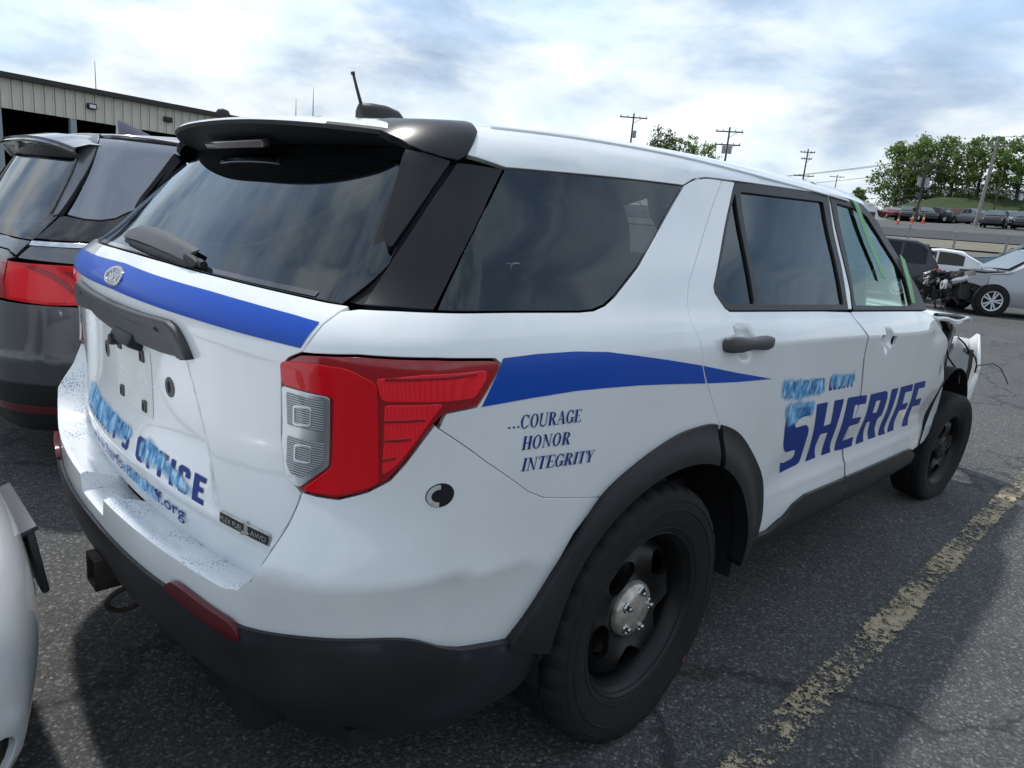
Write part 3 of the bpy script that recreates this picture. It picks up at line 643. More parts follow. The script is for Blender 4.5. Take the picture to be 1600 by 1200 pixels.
# tail lamps
def red_cells(m):
    t=m.node_tree;b=t.nodes['Principled BSDF'];tcn=t.nodes.new('ShaderNodeTexCoord');v=t.nodes.new('ShaderNodeTexVoronoi');v.inputs['Scale'].default_value=260;v.inputs['Randomness'].default_value=.15;t.links.new(tcn.outputs['Object'],v.inputs['Vector'])
    r=t.nodes.new('ShaderNodeValToRGB');r.color_ramp.elements[0].color=(1,.03,.045,1);r.color_ramp.elements[1].color=(.78,.008,.018,1);r.color_ramp.elements[0].position=.1;r.color_ramp.elements[1].position=.7;t.links.new(v.outputs['Distance'],r.inputs[0]);t.links.new(r.outputs[0],b.inputs['Base Color'])
red_cells(MATS['lamp_red_bright'])
def ribbed():
    m=mat('lamp_ribbed',(.2,.21,.22),.2,coat=1,coat_r=.01,metal=.3);t=m.node_tree;b=t.nodes['Principled BSDF']
    tcn=t.nodes.new('ShaderNodeTexCoord');wv=t.nodes.new('ShaderNodeTexWave');wv.bands_direction='Z';wv.inputs['Scale'].default_value=70;t.links.new(tcn.outputs['Object'],wv.inputs['Vector'])
    r=t.nodes.new('ShaderNodeValToRGB');r.color_ramp.elements[0].color=(.09,.094,.10,1);r.color_ramp.elements[1].color=(.42,.43,.44,1);t.links.new(wv.outputs['Color'],r.inputs[0]);t.links.new(r.outputs[0],b.inputs['Base Color'])
    bp=t.nodes.new('ShaderNodeBump');bp.inputs['Strength'].default_value=.4;bp.inputs['Distance'].default_value=.002;t.links.new(wv.outputs['Fac'],bp.inputs['Height']);t.links.new(bp.outputs[0],b.inputs['Normal']);return m
for mi in (0,2):
    L0=panel(H,'tail_lamp',[rnd(lamp,.008,2)],MW['lamp_red_dark'],suv,off=.003,res=.02,depth=.03,mirror=mi,gap=.0055)
    panel(H,'lens_red',[rnd([(.694,1.108),(.745,1.118),(.80,1.118),(.838,1.095),(.843,.905),(.825,.893),(.79,.876),(.735,.872),(.779,.925),(.783,1.064),(.70,1.066),(.694,1.07)],.01)],MW['lamp_red'],L0,off=.0062,res=.02,depth=.004,mirror=mi,gap=0)
    panel(H,'lens_clear',[rnd([(.694,1.061),(.775,1.060),(.773,.929),(.731,.877),(.719,.879),(.702,.891),(.692,.948)],.006)],MW['lamp_chrome'],L0,off=.0066,res=.02,depth=.004,mirror=mi,gap=0)
    for a,b in ((.990,1.052),(.905,.968)):
        pl=[(.703,a+.0),(.766,a+.003),(.766,b),(.703,b+.001)] if a>.95 else [(.703,.968),(.766,.971),(.766,.934),(.733,.895),(.712,.898),(.703,.915)]
        panel(H,'reversing_light',[rnd(pl,.005)],MW['lamp_ribbed'] if 'lamp_ribbed' in MATS else (lambda m:m)(ribbed()),L0,off=.0075,res=.02,depth=.003,mirror=mi,gap=0)
    for l in ([(.716,1.031),(.745,1.035),(.749,1.031),(.748,1.001),(.742,.997),(.715,.993)],[(.718,.956),(.744,.960),(.747,.957),(.748,.928),(.742,.924),(.718,.923)]):
        lc=np.mean(l,0);panel(H,'lens_block',[rnd(l,.005),rnd([tuple(lc+(np.array(q)-lc)*.86) for q in l],.004)],MW['lamp_chrome'],L0,off=.0088,res=.02,depth=.002,mirror=mi,gap=0)
    panel(H,'lens_bright',[rnd([(.838,1.104),(.90,1.116),(1.005,1.121),(1.006,1.106),(.984,1.071),(.936,1.068),(.846,1.066)],.006)],MW['lamp_red_bright'],L0,off=.0068,res=.02,depth=.004,mirror=mi,gap=0)
    panel(H,'lens_bright',[rnd([(.850,1.056),(.93,1.061),(.915,1.035),(.889,.982),(.868,.943),(.849,.922)],.006)],MW['lamp_red_bright'],L0,off=.0064,res=.02,depth=.004,mirror=mi,gap=0)
    for zr,sr in ((1.028,.905),(.990,.886),(.952,.866)):
        panel(H,'lens_rib',[[(.848,zr),(sr,zr+.006),(sr,zr+.0025),(.848,zr-.004)]],MW['lamp_red_dark'],L0,off=.0082,res=.02,depth=.002,mirror=mi,gap=0)
    panel(H,'lens_line',[[(.85,1.108),(.985,1.118),(.985,1.114),(.85,1.104)]],MW['lamp_red_dark'],L0,off=.0086,res=.03,depth=.001,mirror=mi,gap=0)
# arch trim, two pieces
ao=cr([(1.150,.452),(1.161,.476),(1.244,.60),(1.331,.709),(1.412,.796),(1.529,.858),(1.665,.902),(1.769,.916),(1.89,.912),(2.023,.872),(2.153,.788),(2.278,.677),(2.328,.565),(2.335,.463),(2.330,.425)],4)
def a_push(uv):
    s,z=np.abs(uv[...,0]),uv[...,1]; q=np.sqrt(((s-AC[0])/.47)**2+((z-.40)/.42)**2)
    return .026*sst(1.26,1.04,q)
ai=ell(AC[0],.40,.47,.42,178,-3,40)
cut_o=[i for i,p in enumerate(ao) if p[0]<1.905][-1]; cut_i=[i for i,p in enumerate(ai) if p[0]<1.90][-1]
for mi in (0,2):
    panel(H,'arch_trim',[ao[:cut_o+1]+ai[:cut_i+1][::-1]],MW['plastic_black'],suv,off=.010,res=.028,depth=.05,mirror=mi,gap=.001,push=a_push)
    panel(H,'arch_trim',[ao[cut_o+1:]+ai[cut_i+1:][::-1]],MW['plastic_black'],suv,off=.010,res=.028,depth=.05,mirror=mi,gap=.001,push=a_push)
    rk=[(2.25,.447),(2.337,.454),(2.41,.448),(2.52,.478),(2.608,.513),(2.699,.530),(3.094,.525),(3.937,.518),(4.06,.508),(4.125,.47),(4.10,.39),(3.9,.345),(3.09,.345),(2.4,.35),(2.25,.37)]
    r_push=lambda uv:-.05*sst(.44,.34,uv[...,1])+.008*sst(.50,.47,uv[...,1])
    for a,b in ((2.0,3.1),(3.104,4.3)):
        lp=[p for p in rk if a<=p[0]<=b]
        lp=([(2.25,.447)] if a<2.1 else [(b*0+a,.525)])+[p for p in rk[:10] if a<p[0]<b and p!=(2.25,.447)]+([(b,.525),(b,.345)] if a<2.1 else [])+[p for p in rk[10:] if a<p[0]<b]+([(a,.345)] if a>2.1 else [])
        panel(H,'rocker_trim',[lp],MW['plastic_black'],suv,off=.010,res=.035,depth=.03,mirror=mi,gap=.0015,push=r_push)
# stripes
TB=[(0,1.148),(.2,1.146),(.45,1.144),(.62,1.142),(.728,1.141)];TT=[(.745,1.190),(.694,1.194),(.607,1.198),(.459,1.203),(.208,1.207),(0,1.212)]
decal(H,'stripe',[[ [(-a,b) for a,b in TB[1:]][::-1]+TB+TT+[(-a,b) for a,b in TT[:-1]][::-1] ]],MW['stripe_blue'],tailgate,TG,off=.0018,res=.013)
sd=[(1.046,1.142),(1.137,1.147),(1.253,1.148),(1.36,1.143),(1.479,1.129),(1.613,1.112),(1.758,1.0915),(1.79,1.0400),(1.627,1.05),(1.49,1.057),(1.369,1.06),(1.26,1.061),(1.125,1.056),(1.003,1.049),(1.02,1.087)]
decal(H,'stripe',[[sd]],MW['stripe_blue'],suv,None,off=.0012)
o_=panel(H,'stripe',[[(1.764,1.0905),(1.951,1.060),(2.195,1.024),(1.962,1.031),(1.800,1.0395)]],MW['stripe_blue'],rear_door,off=.0012,res=.03,depth=0,gap=0,push=rd_push)
# lettering on the doors
LET={'S':[[(2.458,.655),(2.438,.699),(2.471,.691),(2.549,.695),(2.561,.706),(2.548,.731),(2.456,.735),(2.427,.753),(2.408,.777),(2.383,.836),(2.379,.858),(2.377,.885),(2.399,.9),(2.465,.9),(2.572,.898),(2.58,.862),(2.518,.862),(2.47,.855),(2.464,.84),(2.476,.826),(2.564,.826),(2.595,.813),(2.61,.793),(2.635,.691),(2.632,.665),(2.602,.658)]],
'H':[[(2.618,.898),(2.717,.897),(2.743,.798),(2.813,.798),(2.784,.896),(2.879,.894),(2.887,.796),(2.9,.714),(2.914,.683),(2.937,.658),(2.841,.659),(2.818,.762),(2.742,.764),(2.742,.717),(2.757,.691),(2.784,.66),(2.691,.658),(2.693,.705),(2.64,.841)]],
'E':[[(2.92,.894),(3.06,.89),(3.139,.886),(3.155,.847),(3.024,.853),(3.043,.793),(3.152,.788),(3.153,.758),(3.043,.759),(3.038,.692),(3.163,.695),(3.175,.65),(3.057,.652),(2.976,.658),(2.968,.683),(2.944,.789)]],
'R':[[(3.185,.884),(3.372,.884),(3.404,.875),(3.426,.847),(3.434,.764),(3.393,.749),(3.415,.701),(3.472,.651),(3.379,.651),(3.34,.688),(3.306,.749),(3.261,.748),(3.269,.709),(3.315,.651),(3.222,.65),(3.212,.676),(3.209,.786)],[(3.28,.845),(3.34,.846),(3.348,.786),(3.287,.788)]],
'I':[[(3.456,.884),(3.546,.883),(3.563,.722),(3.566,.682),(3.604,.648),(3.507,.651),(3.493,.683),(3.488,.784)]],
'F':[[(3.585,.883),(3.77,.884),(3.787,.847),(3.682,.85),(3.7,.788),(3.794,.787),(3.801,.752),(3.691,.756),(3.694,.698),(3.73,.65),(3.634,.65),(3.624,.686),(3.612,.791)]],
'G':[[(3.801,.884),(3.995,.882),(4.019,.845),(3.903,.849),(3.92,.788),(4.037,.785),(4.058,.745),(3.916,.751),(3.938,.688),(3.97,.644),(3.866,.649),(3.853,.686),(3.838,.779)]]}
for k,l in LET.items():
    panel(H,'letter',[rnd(q,.006,2) for q in l],MW['letter_navy'],rear_door if k in 'SH' else front_door,off=.0013,res=.03,brs=.015,depth=0,gap=0,push=d_push)
def side_text(polys,par,mt,off=.0013,push=None):
    V=[];Fc=[];k=0
    for i,l in enumerate(polys):
        vo,fo,bd=fill(l,.04,brs=.02)
        p=H.wrap(vo,None,off+i*.00005+(push(vo) if push else 0));n=H.grad(p,None);f0=fo[:20];q=np.cross(p[f0[:,1]]-p[f0[:,0]],p[f0[:,2]]-p[f0[:,0]]);s=np.sign(((q*n[f0[:,0]]).sum(-1)).sum())
        Fc+=[tuple(np.array(f if s>0 else f[::-1])+k) for f in fo];V.append(p);k+=len(p)
    return mesh_obj('lettering',H.world(np.concatenate(V)),Fc,mt,par,smooth=False)
side_text(set_text('HARFORD',block_glyph,(2.318,.947),(2.645,.942),(0,.054),-.25,.1),rear_door,MW['letter_navy'],push=d_push)
side_text(set_text('COUNTY',block_glyph,(2.694,.942),(2.945,.938),(0,.050),-.25,.12),rear_door,MW['letter_navy'],push=d_push)
side_text(set_text('COURAGE',serif_glyph,(1.104,.9915),(1.287,.9875),(.000,.030),.0,.07),suv,MW['letter_navy'])
side_text(set_text('...',serif_glyph,(1.070,.9955),(1.102,.9945),(.000,.030),.0,.1),suv,MW['letter_navy'])
side_text(set_text('HONOR',serif_glyph,(1.114,.9435),(1.262,.9375),(.002,.030),.0,.07),suv,MW['letter_navy'])
side_text(set_text('INTEGRITY',serif_glyph,(1.121,.8945),(1.348,.8825),(.004,.0295),.0,.06),suv,MW['letter_navy'])
decal(H,'lettering',set_text("SHERIFF'S",block_glyph,(-.452,.7325),(.022,.7320),(0,.0575),-.12,.10),MW['letter_navy'],tailgate,TG,off=.0014,res=.03)
decal(H,'lettering',set_text('OFFICE',block_glyph,(.074,.7320),(.452,.7315),(0,.0575),-.12,.10),MW['letter_navy'],tailgate,TG,off=.0014,res=.03)
font_text(H,'lettering','www.harfordsheriff.org',(-.372,.6665),(.364,.6665),(0,.030),MW['letter_navy'],tailgate,TG,off=-.0004,bold=.012)
# half scrubbed off blue ink
def smear_mat():
    m=bpy.data.materials.new('blue_smear');m.use_nodes=True;t=m.node_tree;b=t.nodes['Principled BSDF'];b.inputs['Roughness'].default_value=.55
    tcn=t.nodes.new('ShaderNodeTexCoord');mp=t.nodes.new('ShaderNodeMapping');mp.inputs['Scale'].default_value=(1,1,.45);mp.inputs['Rotation'].default_value=(.3,.35,.2);t.links.new(tcn.outputs['Object'],mp.inputs[0])
    n=t.nodes.new('ShaderNodeTexNoise');n.inputs['Scale'].default_value=30;n.inputs['Detail'].default_value=5;n.inputs['Roughness'].default_value=.62;n.inputs['Distortion'].default_value=1.2;t.links.new(mp.outputs[0],n.inputs['Vector'])
    n2=t.nodes.new('ShaderNodeTexNoise');n2.inputs['Scale'].default_value=22;n2.inputs['Detail'].default_value=3;t.links.new(tcn.outputs['Object'],n2.inputs['Vector'])
    r=t.nodes.new('ShaderNodeValToRGB');e=r.color_ramp.elements;e[0].position=.34;e[0].color=(.03,.20,.50,1);e[1].position=.64;e[1].color=(.50,.70,.85,1);q=e.new(.48);q.color=(.10,.40,.75,1)
    t.links.new(n.outputs[0],r.inputs[0]);t.links.new(r.outputs[0],b.inputs['Base Color'])
    at=t.nodes.new('ShaderNodeAttribute');at.attribute_name='fade'
    a=t.nodes.new('ShaderNodeMath');a.operation='ADD';t.links.new(n.outputs[0],a.inputs[0]);t.links.new(at.outputs['Fac'],a.inputs[1])
    a2=t.nodes.new('ShaderNodeMath');a2.operation='MULTIPLY_ADD';a2.inputs[1].default_value=.5;t.links.new(n2.outputs[0],a2.inputs[0]);t.links.new(a.outputs[0],a2.inputs[2])
    mr=t.nodes.new('ShaderNodeMapRange');mr.inputs[1].default_value=1.0;mr.inputs[2].default_value=1.55;t.links.new(a2.outputs[0],mr.inputs[0]);t.links.new(mr.outputs[0],b.inputs['Alpha'])
    return m
SM=smear_mat()
def smear(loop,par,P=None,off=.0024,push=None):
    o=panel(H,'ink_smear',[cr(loop,3,True)],SM,par,P=P,off=off,res=.010,brs=.012,depth=0,gap=-.012,push=push)
    me=o.data;at=me.attributes.new('fade','FLOAT','POINT')
    cnt={}
    for p in me.polygons:
        for e in p.edge_keys: cnt[e]=cnt.get(e,0)+1
    bd={v for e,c in cnt.items() if c==1 for v in e};B=np.array([me.vertices[i].co[:] for i in bd])
    for v in me.vertices:
        d=np.sqrt(((B-np.array(v.co[:]))**2).sum(1).min()); at.data[v.index].value=float(np.clip(d/.022,0,1))*.68
smear([(2.283,.99),(2.30,1.012),(2.441,1.006),(2.61,.996),(2.645,.979),(2.655,.938),(2.556,.935),(2.429,.933),(2.303,.955)],rear_door,push=d_push)
smear([(2.688,.985),(2.70,1.004),(2.807,.998),(2.919,.995),(2.945,.963),(2.918,.95),(2.814,.945),(2.713,.955)],rear_door,push=d_push)
smear([(2.345,.905),(2.368,.925),(2.536,.920),(2.590,.907),(2.598,.855),(2.525,.862),(2.456,.845),(2.397,.842),(2.365,.875)],rear_door,push=d_push)
smear([(.085,.765),(.12,.795),(.17,.797),(.246,.782),(.30,.775),(.345,.765),(.392,.746),(.385,.735),(.33,.738),(.234,.747),(.14,.741)],tailgate,TG)
smear([(-.47,.77),(-.45,.81),(-.33,.80),(-.2,.797),(-.08,.795),(.0,.79),(.03,.775),(-.02,.75),(-.1,.742),(-.3,.735),(-.46,.74)],tailgate,TG)
smear([(.03,.685),(.06,.695),(.13,.697),(.2,.695),(.215,.68),(.2,.664),(.1,.663),(.05,.668)],tailgate,TG,off=.0008)
smear([(-.005,.685),(.01,.695),(.03,.69),(.03,.668),(.008,.664)],tailgate,TG,off=.0008)
# tailgate fittings
app=[(0,1.112),(.2,1.114),(.30,1.118),(.355,1.119),(.378,1.112),(.392,1.100),(.408,1.08),(.424,1.056),(.35,1.047),(.25,1.040),(.1,1.036),(0,1.035)]
appl=panel(H,'handle_trim',[sym(cr(app[:3],2)[:-1]+app[2:])],MW['plastic_grey'],tailgate,P=TG,off=.016,res=.025,depth=.03,gap=0,edge=.004)
def disc(name,s,z,r,m,par,P,off,h=.004,n=20,hole=None,rz=1.):
    lp=[(s+r*math.cos(2*math.pi*i/n),z+r*rz*math.sin(2*math.pi*i/n)) for i in range(n)]
    ls=[lp]
    if hole: ls.append([(s+hole*math.cos(2*math.pi*i/12),z+hole*math.sin(2*math.pi*i/12)) for i in range(12)])
    return panel(H,name,ls,m,par,P=P,off=off,res=r*.6,depth=h,gap=0,edge=min(.0012,r*.15))
disc('trim_hole',.30,1.088,.010,MW['seam_dark'],appl,TG,.0165,rz=1.2); disc('trim_hole',-.30,1.088,.010,MW['seam_dark'],appl,TG,.0165,rz=1.2)
cmP=H.world(H.wrap(np.array([(.0,1.024)]),TG,.012))[0]
MB().box(cmP+np.array((.002,-.02,.004)),(.04,.15,.034),Matrix.Rotation(R(25),3,'Y'),.008).lathe([(.001,-.014),(.013,-.014),(.015,-.008),(.015,.01)],16,'x',tuple(cmP+np.array((-.012,.03,-.006)))).build('camera_housing',MW['plastic_black'],appl)
for s_ in (1,-1):
    g=disc('grommet',s_*.245,.952,.023,mat('grommet_grey',(.10,.10,.098),.6) if 'grommet_grey' not in MATS else MATS['grommet_grey'],tailgate,TG,.002,h=.004)
    disc('grommet_slot',s_*.245,.952,.007,MW['seam_dark'],g,TG,.0032,rz=1.9)
for s_,z_ in ((-.089,.995),(.089,.995),(-.089,.868),(.089,.868)):
    c_=panel(H,'plate_clip',[[(s_-.010,z_-.013),(s_+.010,z_-.013),(s_+.010,z_+.013),(s_-.010,z_+.013)]],MW['grommet_grey'],tailgate,P=TG,off=.006,res=.02,depth=.008,gap=0)
    panel(H,'clip_slot',[[(s_-.005,z_-.008),(s_+.005,z_-.008),(s_+.005,z_+.008),(s_-.005,z_+.008)]],MW['seam_dark'],c_,P=TG,off=.0072,res=.02,depth=.001,gap=0)
decal(H,'plate_mark',[[rnd([(-.14,.845),(.14,.845),(.14,1.015),(-.14,1.015)],.01)]],mat('faded_paint',(.70,.715,.70),.5,vary=(.64,.65,.62),vary_scale=18),tailgate,TG,off=.0008)
for q in ([(-.14,.925),(.14,.925),(.14,.928),(-.14,.928)],):
    panel(H,'plate_ridge',[q],MW[W],tailgate,P=TG,off=.003,res=.03,depth=.004,gap=0)
# badges
lg=[(.038*math.cos(2*math.pi*i/28),1.180+.0165*math.sin(2*math.pi*i/28)) for i in range(28)]; lgi=[(.0335*math.cos(2*math.pi*i/28),1.180+.0132*math.sin(2*math.pi*i/28)) for i in range(28)]
LG=[(a*1.55,1.180+(b-1.180)*1.45) for a,b in lg];LGI=[(a*1.55,1.180+(b-1.180)*1.45) for a,b in lgi]
bd_=panel(H,'badge',[LG,LGI],MW['chrome'],tailgate,P=TG,off=.006,res=.02,depth=.006,gap=0)
panel(H,'badge_field',[LGI],mat('badge_blue',(.028,.045,.10),.25,coat=1),bd_,P=TG,off=.004,res=.02,depth=.003,gap=-.001)
font_text(H,'badge_lettering','Ford',(-.036,1.170),(.034,1.170),(0,.024),MW['chrome'],bd_,TG,off=.0052,slant=.3,bold=.01)
bq=[(.520,.7465),(.518,.7215),(.665,.7215),(.667,.7465)]
fb=panel(H,'badge',[rnd(bq,.004)],MW['chrome'],tailgate,P=TG,off=.004,res=.02,depth=.004,gap=0)
tag(fb,'black and silver FLEX FUEL AWD badge')
panel(H,'badge_field',[rnd([(.5225,.7435),(.5205,.7245),(.6625,.7245),(.6645,.7435)],.003)],MW['rubber_black'],fb,P=TG,off=.0048,res=.02,depth=.001,gap=0)
font_text(H,'badge_lettering','FLEX FUEL',(.526,.7285),(.602,.7285),(0,.011),MW['chrome'],fb,TG,off=.0054,bold=.008)
font_text(H,'badge_lettering','AWD',(.624,.7285),(.660,.7285),(0,.011),MW['chrome'],fb,TG,off=.0054,bold=.008)
panel(H,'badge_leaf',[cr([(.607,.7265),(.616,.733),(.614,.745),(.608,.752),(.606,.742)],3,True)],MW['chrome'],fb,P=TG,off=.0058,res=.01,depth=.002,gap=0)
panel(H,'badge_leaf',[cr([(.594,.7205),(.604,.722),(.612,.7265),(.620,.7285),(.610,.7295),(.600,.727)],3,True)],MW['chrome'],fb,P=TG,off=.0058,res=.01,depth=.002,gap=0)
# hole in the bumper corner, half covered by its white cap
hs,hz=.938,.876
hp=float(b_push(np.array((hs,hz+.02))).max())+.0012
hl=disc('bumper_hole',hs,hz,.0235,MW['seam_dark'],bumper,None,hp+.0012,h=.001)
hl.data.materials[0]=MW['seam_dark']
cap=[(hs-.001,hz+.0228)]+[(hs+.0228*math.cos(R(a)),hz+.0228*math.sin(R(a))) for a in range(92,268,12)]+[(hs-.002,hz-.0226),(hs-.002,hz-.014)]+[(hs-.002+.014*math.cos(R(a)),hz+.014*math.sin(R(a))) for a in range(262,96,-14)]+[(hs-.001,hz+.014)]
panel(H,'hole_cap',[cap],MW['plate_white'],bumper,off=hp+.0026,res=.01,depth=.001,gap=0,edge=.0004)
# door handle
def handle():
    st=[];
    for i,(s_,hh,dp) in enumerate([(1.858,.010,.012),(1.862,.020,.026),(1.88,.0225,.034),(1.925,.0225,.036),(1.95,.019,.036),(1.99,.0165,.036),(2.03,.0175,.036),(2.055,.0205,.036),(2.09,.0215,.033),(2.125,.017,.026),(2.143,.008,.014)]):
        st.append((s_,hh,dp))
    V=[];F=[];m=12
    for s_,hh,dp in st:
        c=H.wrap(np.array([(s_,1.1445)]),None)[0]
        for k in range(m):
            q=2*math.pi*k/m;cu=math.copysign(abs(math.cos(q))**.6,math.cos(q));sv=math.copysign(abs(math.sin(q))**.6,math.sin(q))
            V.append(c+np.array((0,-(dp*.5+dp*.5*cu),hh*sv)))
    for i in range(len(st)-1):
        for k in range(m): F.append((i*m+k,i*m+(k+1)%m,(i+1)*m+(k+1)%m,(i+1)*m+k))
    F.append(tuple(range(m))[::-1]);F.append(tuple((len(st)-1)*m+k for k in range(m)))
    o=mesh_obj('door_handle',H.world(np.array(V)),F,MW['plastic_grey'],rear_door,sharp=60)
    bm=bmesh.new();bm.from_mesh(o.data);bmesh.ops.recalc_face_normals(bm,faces=bm.faces[:]);bm.to_mesh(o.data);bm.free()
handle()
for l in (h1,h2): panel(H,'handle_hole',[l],MW['seam_dark'],front_door,off=-.026,res=.03,depth=0,gap=-.01)
# rear wiper
def wiper():
    g=lambda s_,z_,o_:H.world(H.wrap(np.array([(s_,z_)]),GL,o_))[0]
    b=MB();path=[(-.185,1.276),(-.13,1.2815),(-.03,1.282),(.08,1.277),(.2,1.268),(.29,1.260)];wd=[.013,.019,.020,.019,.017,.014];th=[.016,.024,.026,.025,.022,.018]
    V=[];F=[]
    for (s_,z_),w_,t_ in zip(path,wd,th):
        for a,o_ in ((-w_,.012),(-w_*.7,t_),(w_*.45,t_+.004),(w_,t_*.8),(w_,.012)): V.append(g(s_,z_+a,o_))
    n=5
    for i in range(len(path)-1):
        for k in range(n): F.append((i*n+k,i*n+(k+1)%n,(i+1)*n+(k+1)%n,(i+1)*n+k))
    F.append(tuple(range(n)));F.append(tuple((len(path)-1)*n+k for k in range(n)))
    b.add(V,F); o=b.build('wiper_arm',MW['plastic_grey'],suv,sharp=40)
    b=MB();b.tube([g(s_,z_,.008) for s_,z_ in ((-.15,1.258),(-.05,1.257),(.1,1.251),(.29,1.243),(.33,1.241))],[.006,.011,.012,.010,.005],8)
    b.tube([g(.28,1.256,.016),g(.32,1.251,.016),g(.345,1.246,.014)],[.010,.011,.006],8).tube([g(.335,1.250,.012),g(.362,1.246,.012)],.009,8)
    b.build('wiper_blade',MW['rubber_black'],o,sharp=40)
wiper()
# roof antenna
def fin():
    b=MB();st=[(-.375,.026,.044),(-.368,.032,.052),(-.33,.034,.053),(-.28,.032,.051),(-.24,.028,.044),(-.215,.020,.028),(-.19,.008,.004)];V=[];F=[];m=9
    for x,wd,h in st:
        z0=float(H.ROOF(x))-.006
        for k in range(m):
            q=math.pi*k/(m-1);V.append((x-.01*math.sin(q),wd*math.cos(q),z0+h*1.5*math.sin(q)**.5))
    for i in range(len(st)-1):
        for k in range(m-1):F.append((i*m+k,i*m+k+1,(i+1)*m+k+1,(i+1)*m+k))
    F.append(tuple(range(m)))
    b.add(H.world(np.array(V)),F);z=float(H.ROOF(-.37))+.055
    b.build('antenna_base',MW['plastic_black'],roof,sharp=50)
    MB().tube([(-.358,0,z-.035+.008),(-.372,0,z+.012),(-.392,0,z+.062),(-.405,0,z+.098)],[.010,.0055,.0045,.004],8).tube([(-.405,0,z+.096),(-.408,0,z+.105)],.006,8).build('antenna_whip',MW['rubber_black'],roof)
SH0=.022
fin()
# tow hitch
b=MB()
for dx,dy,dz,sx,sy,sz in ((0,-.036,0,.16,.010,.084),(0,.036,0,.16,.010,.084),(0,0,.037,.16,.064,.010),(0,0,-.037,.16,.064,.010)): b.box((-1.055+dx,dy,.435+dz),(sx,sy,sz),bev=.002)
b.box((-.90,0,.445),(.1,.9,.06)).build('tow_hitch',MW['rust_black'],suv)
MB().tube([(-1.08+.045*math.cos(q),-.10+.0*q,.385+.03*math.sin(q)) for q in np.linspace(0,2*math.pi,17)],.007,6).build('chain_loop',MW['rust_black'],suv)
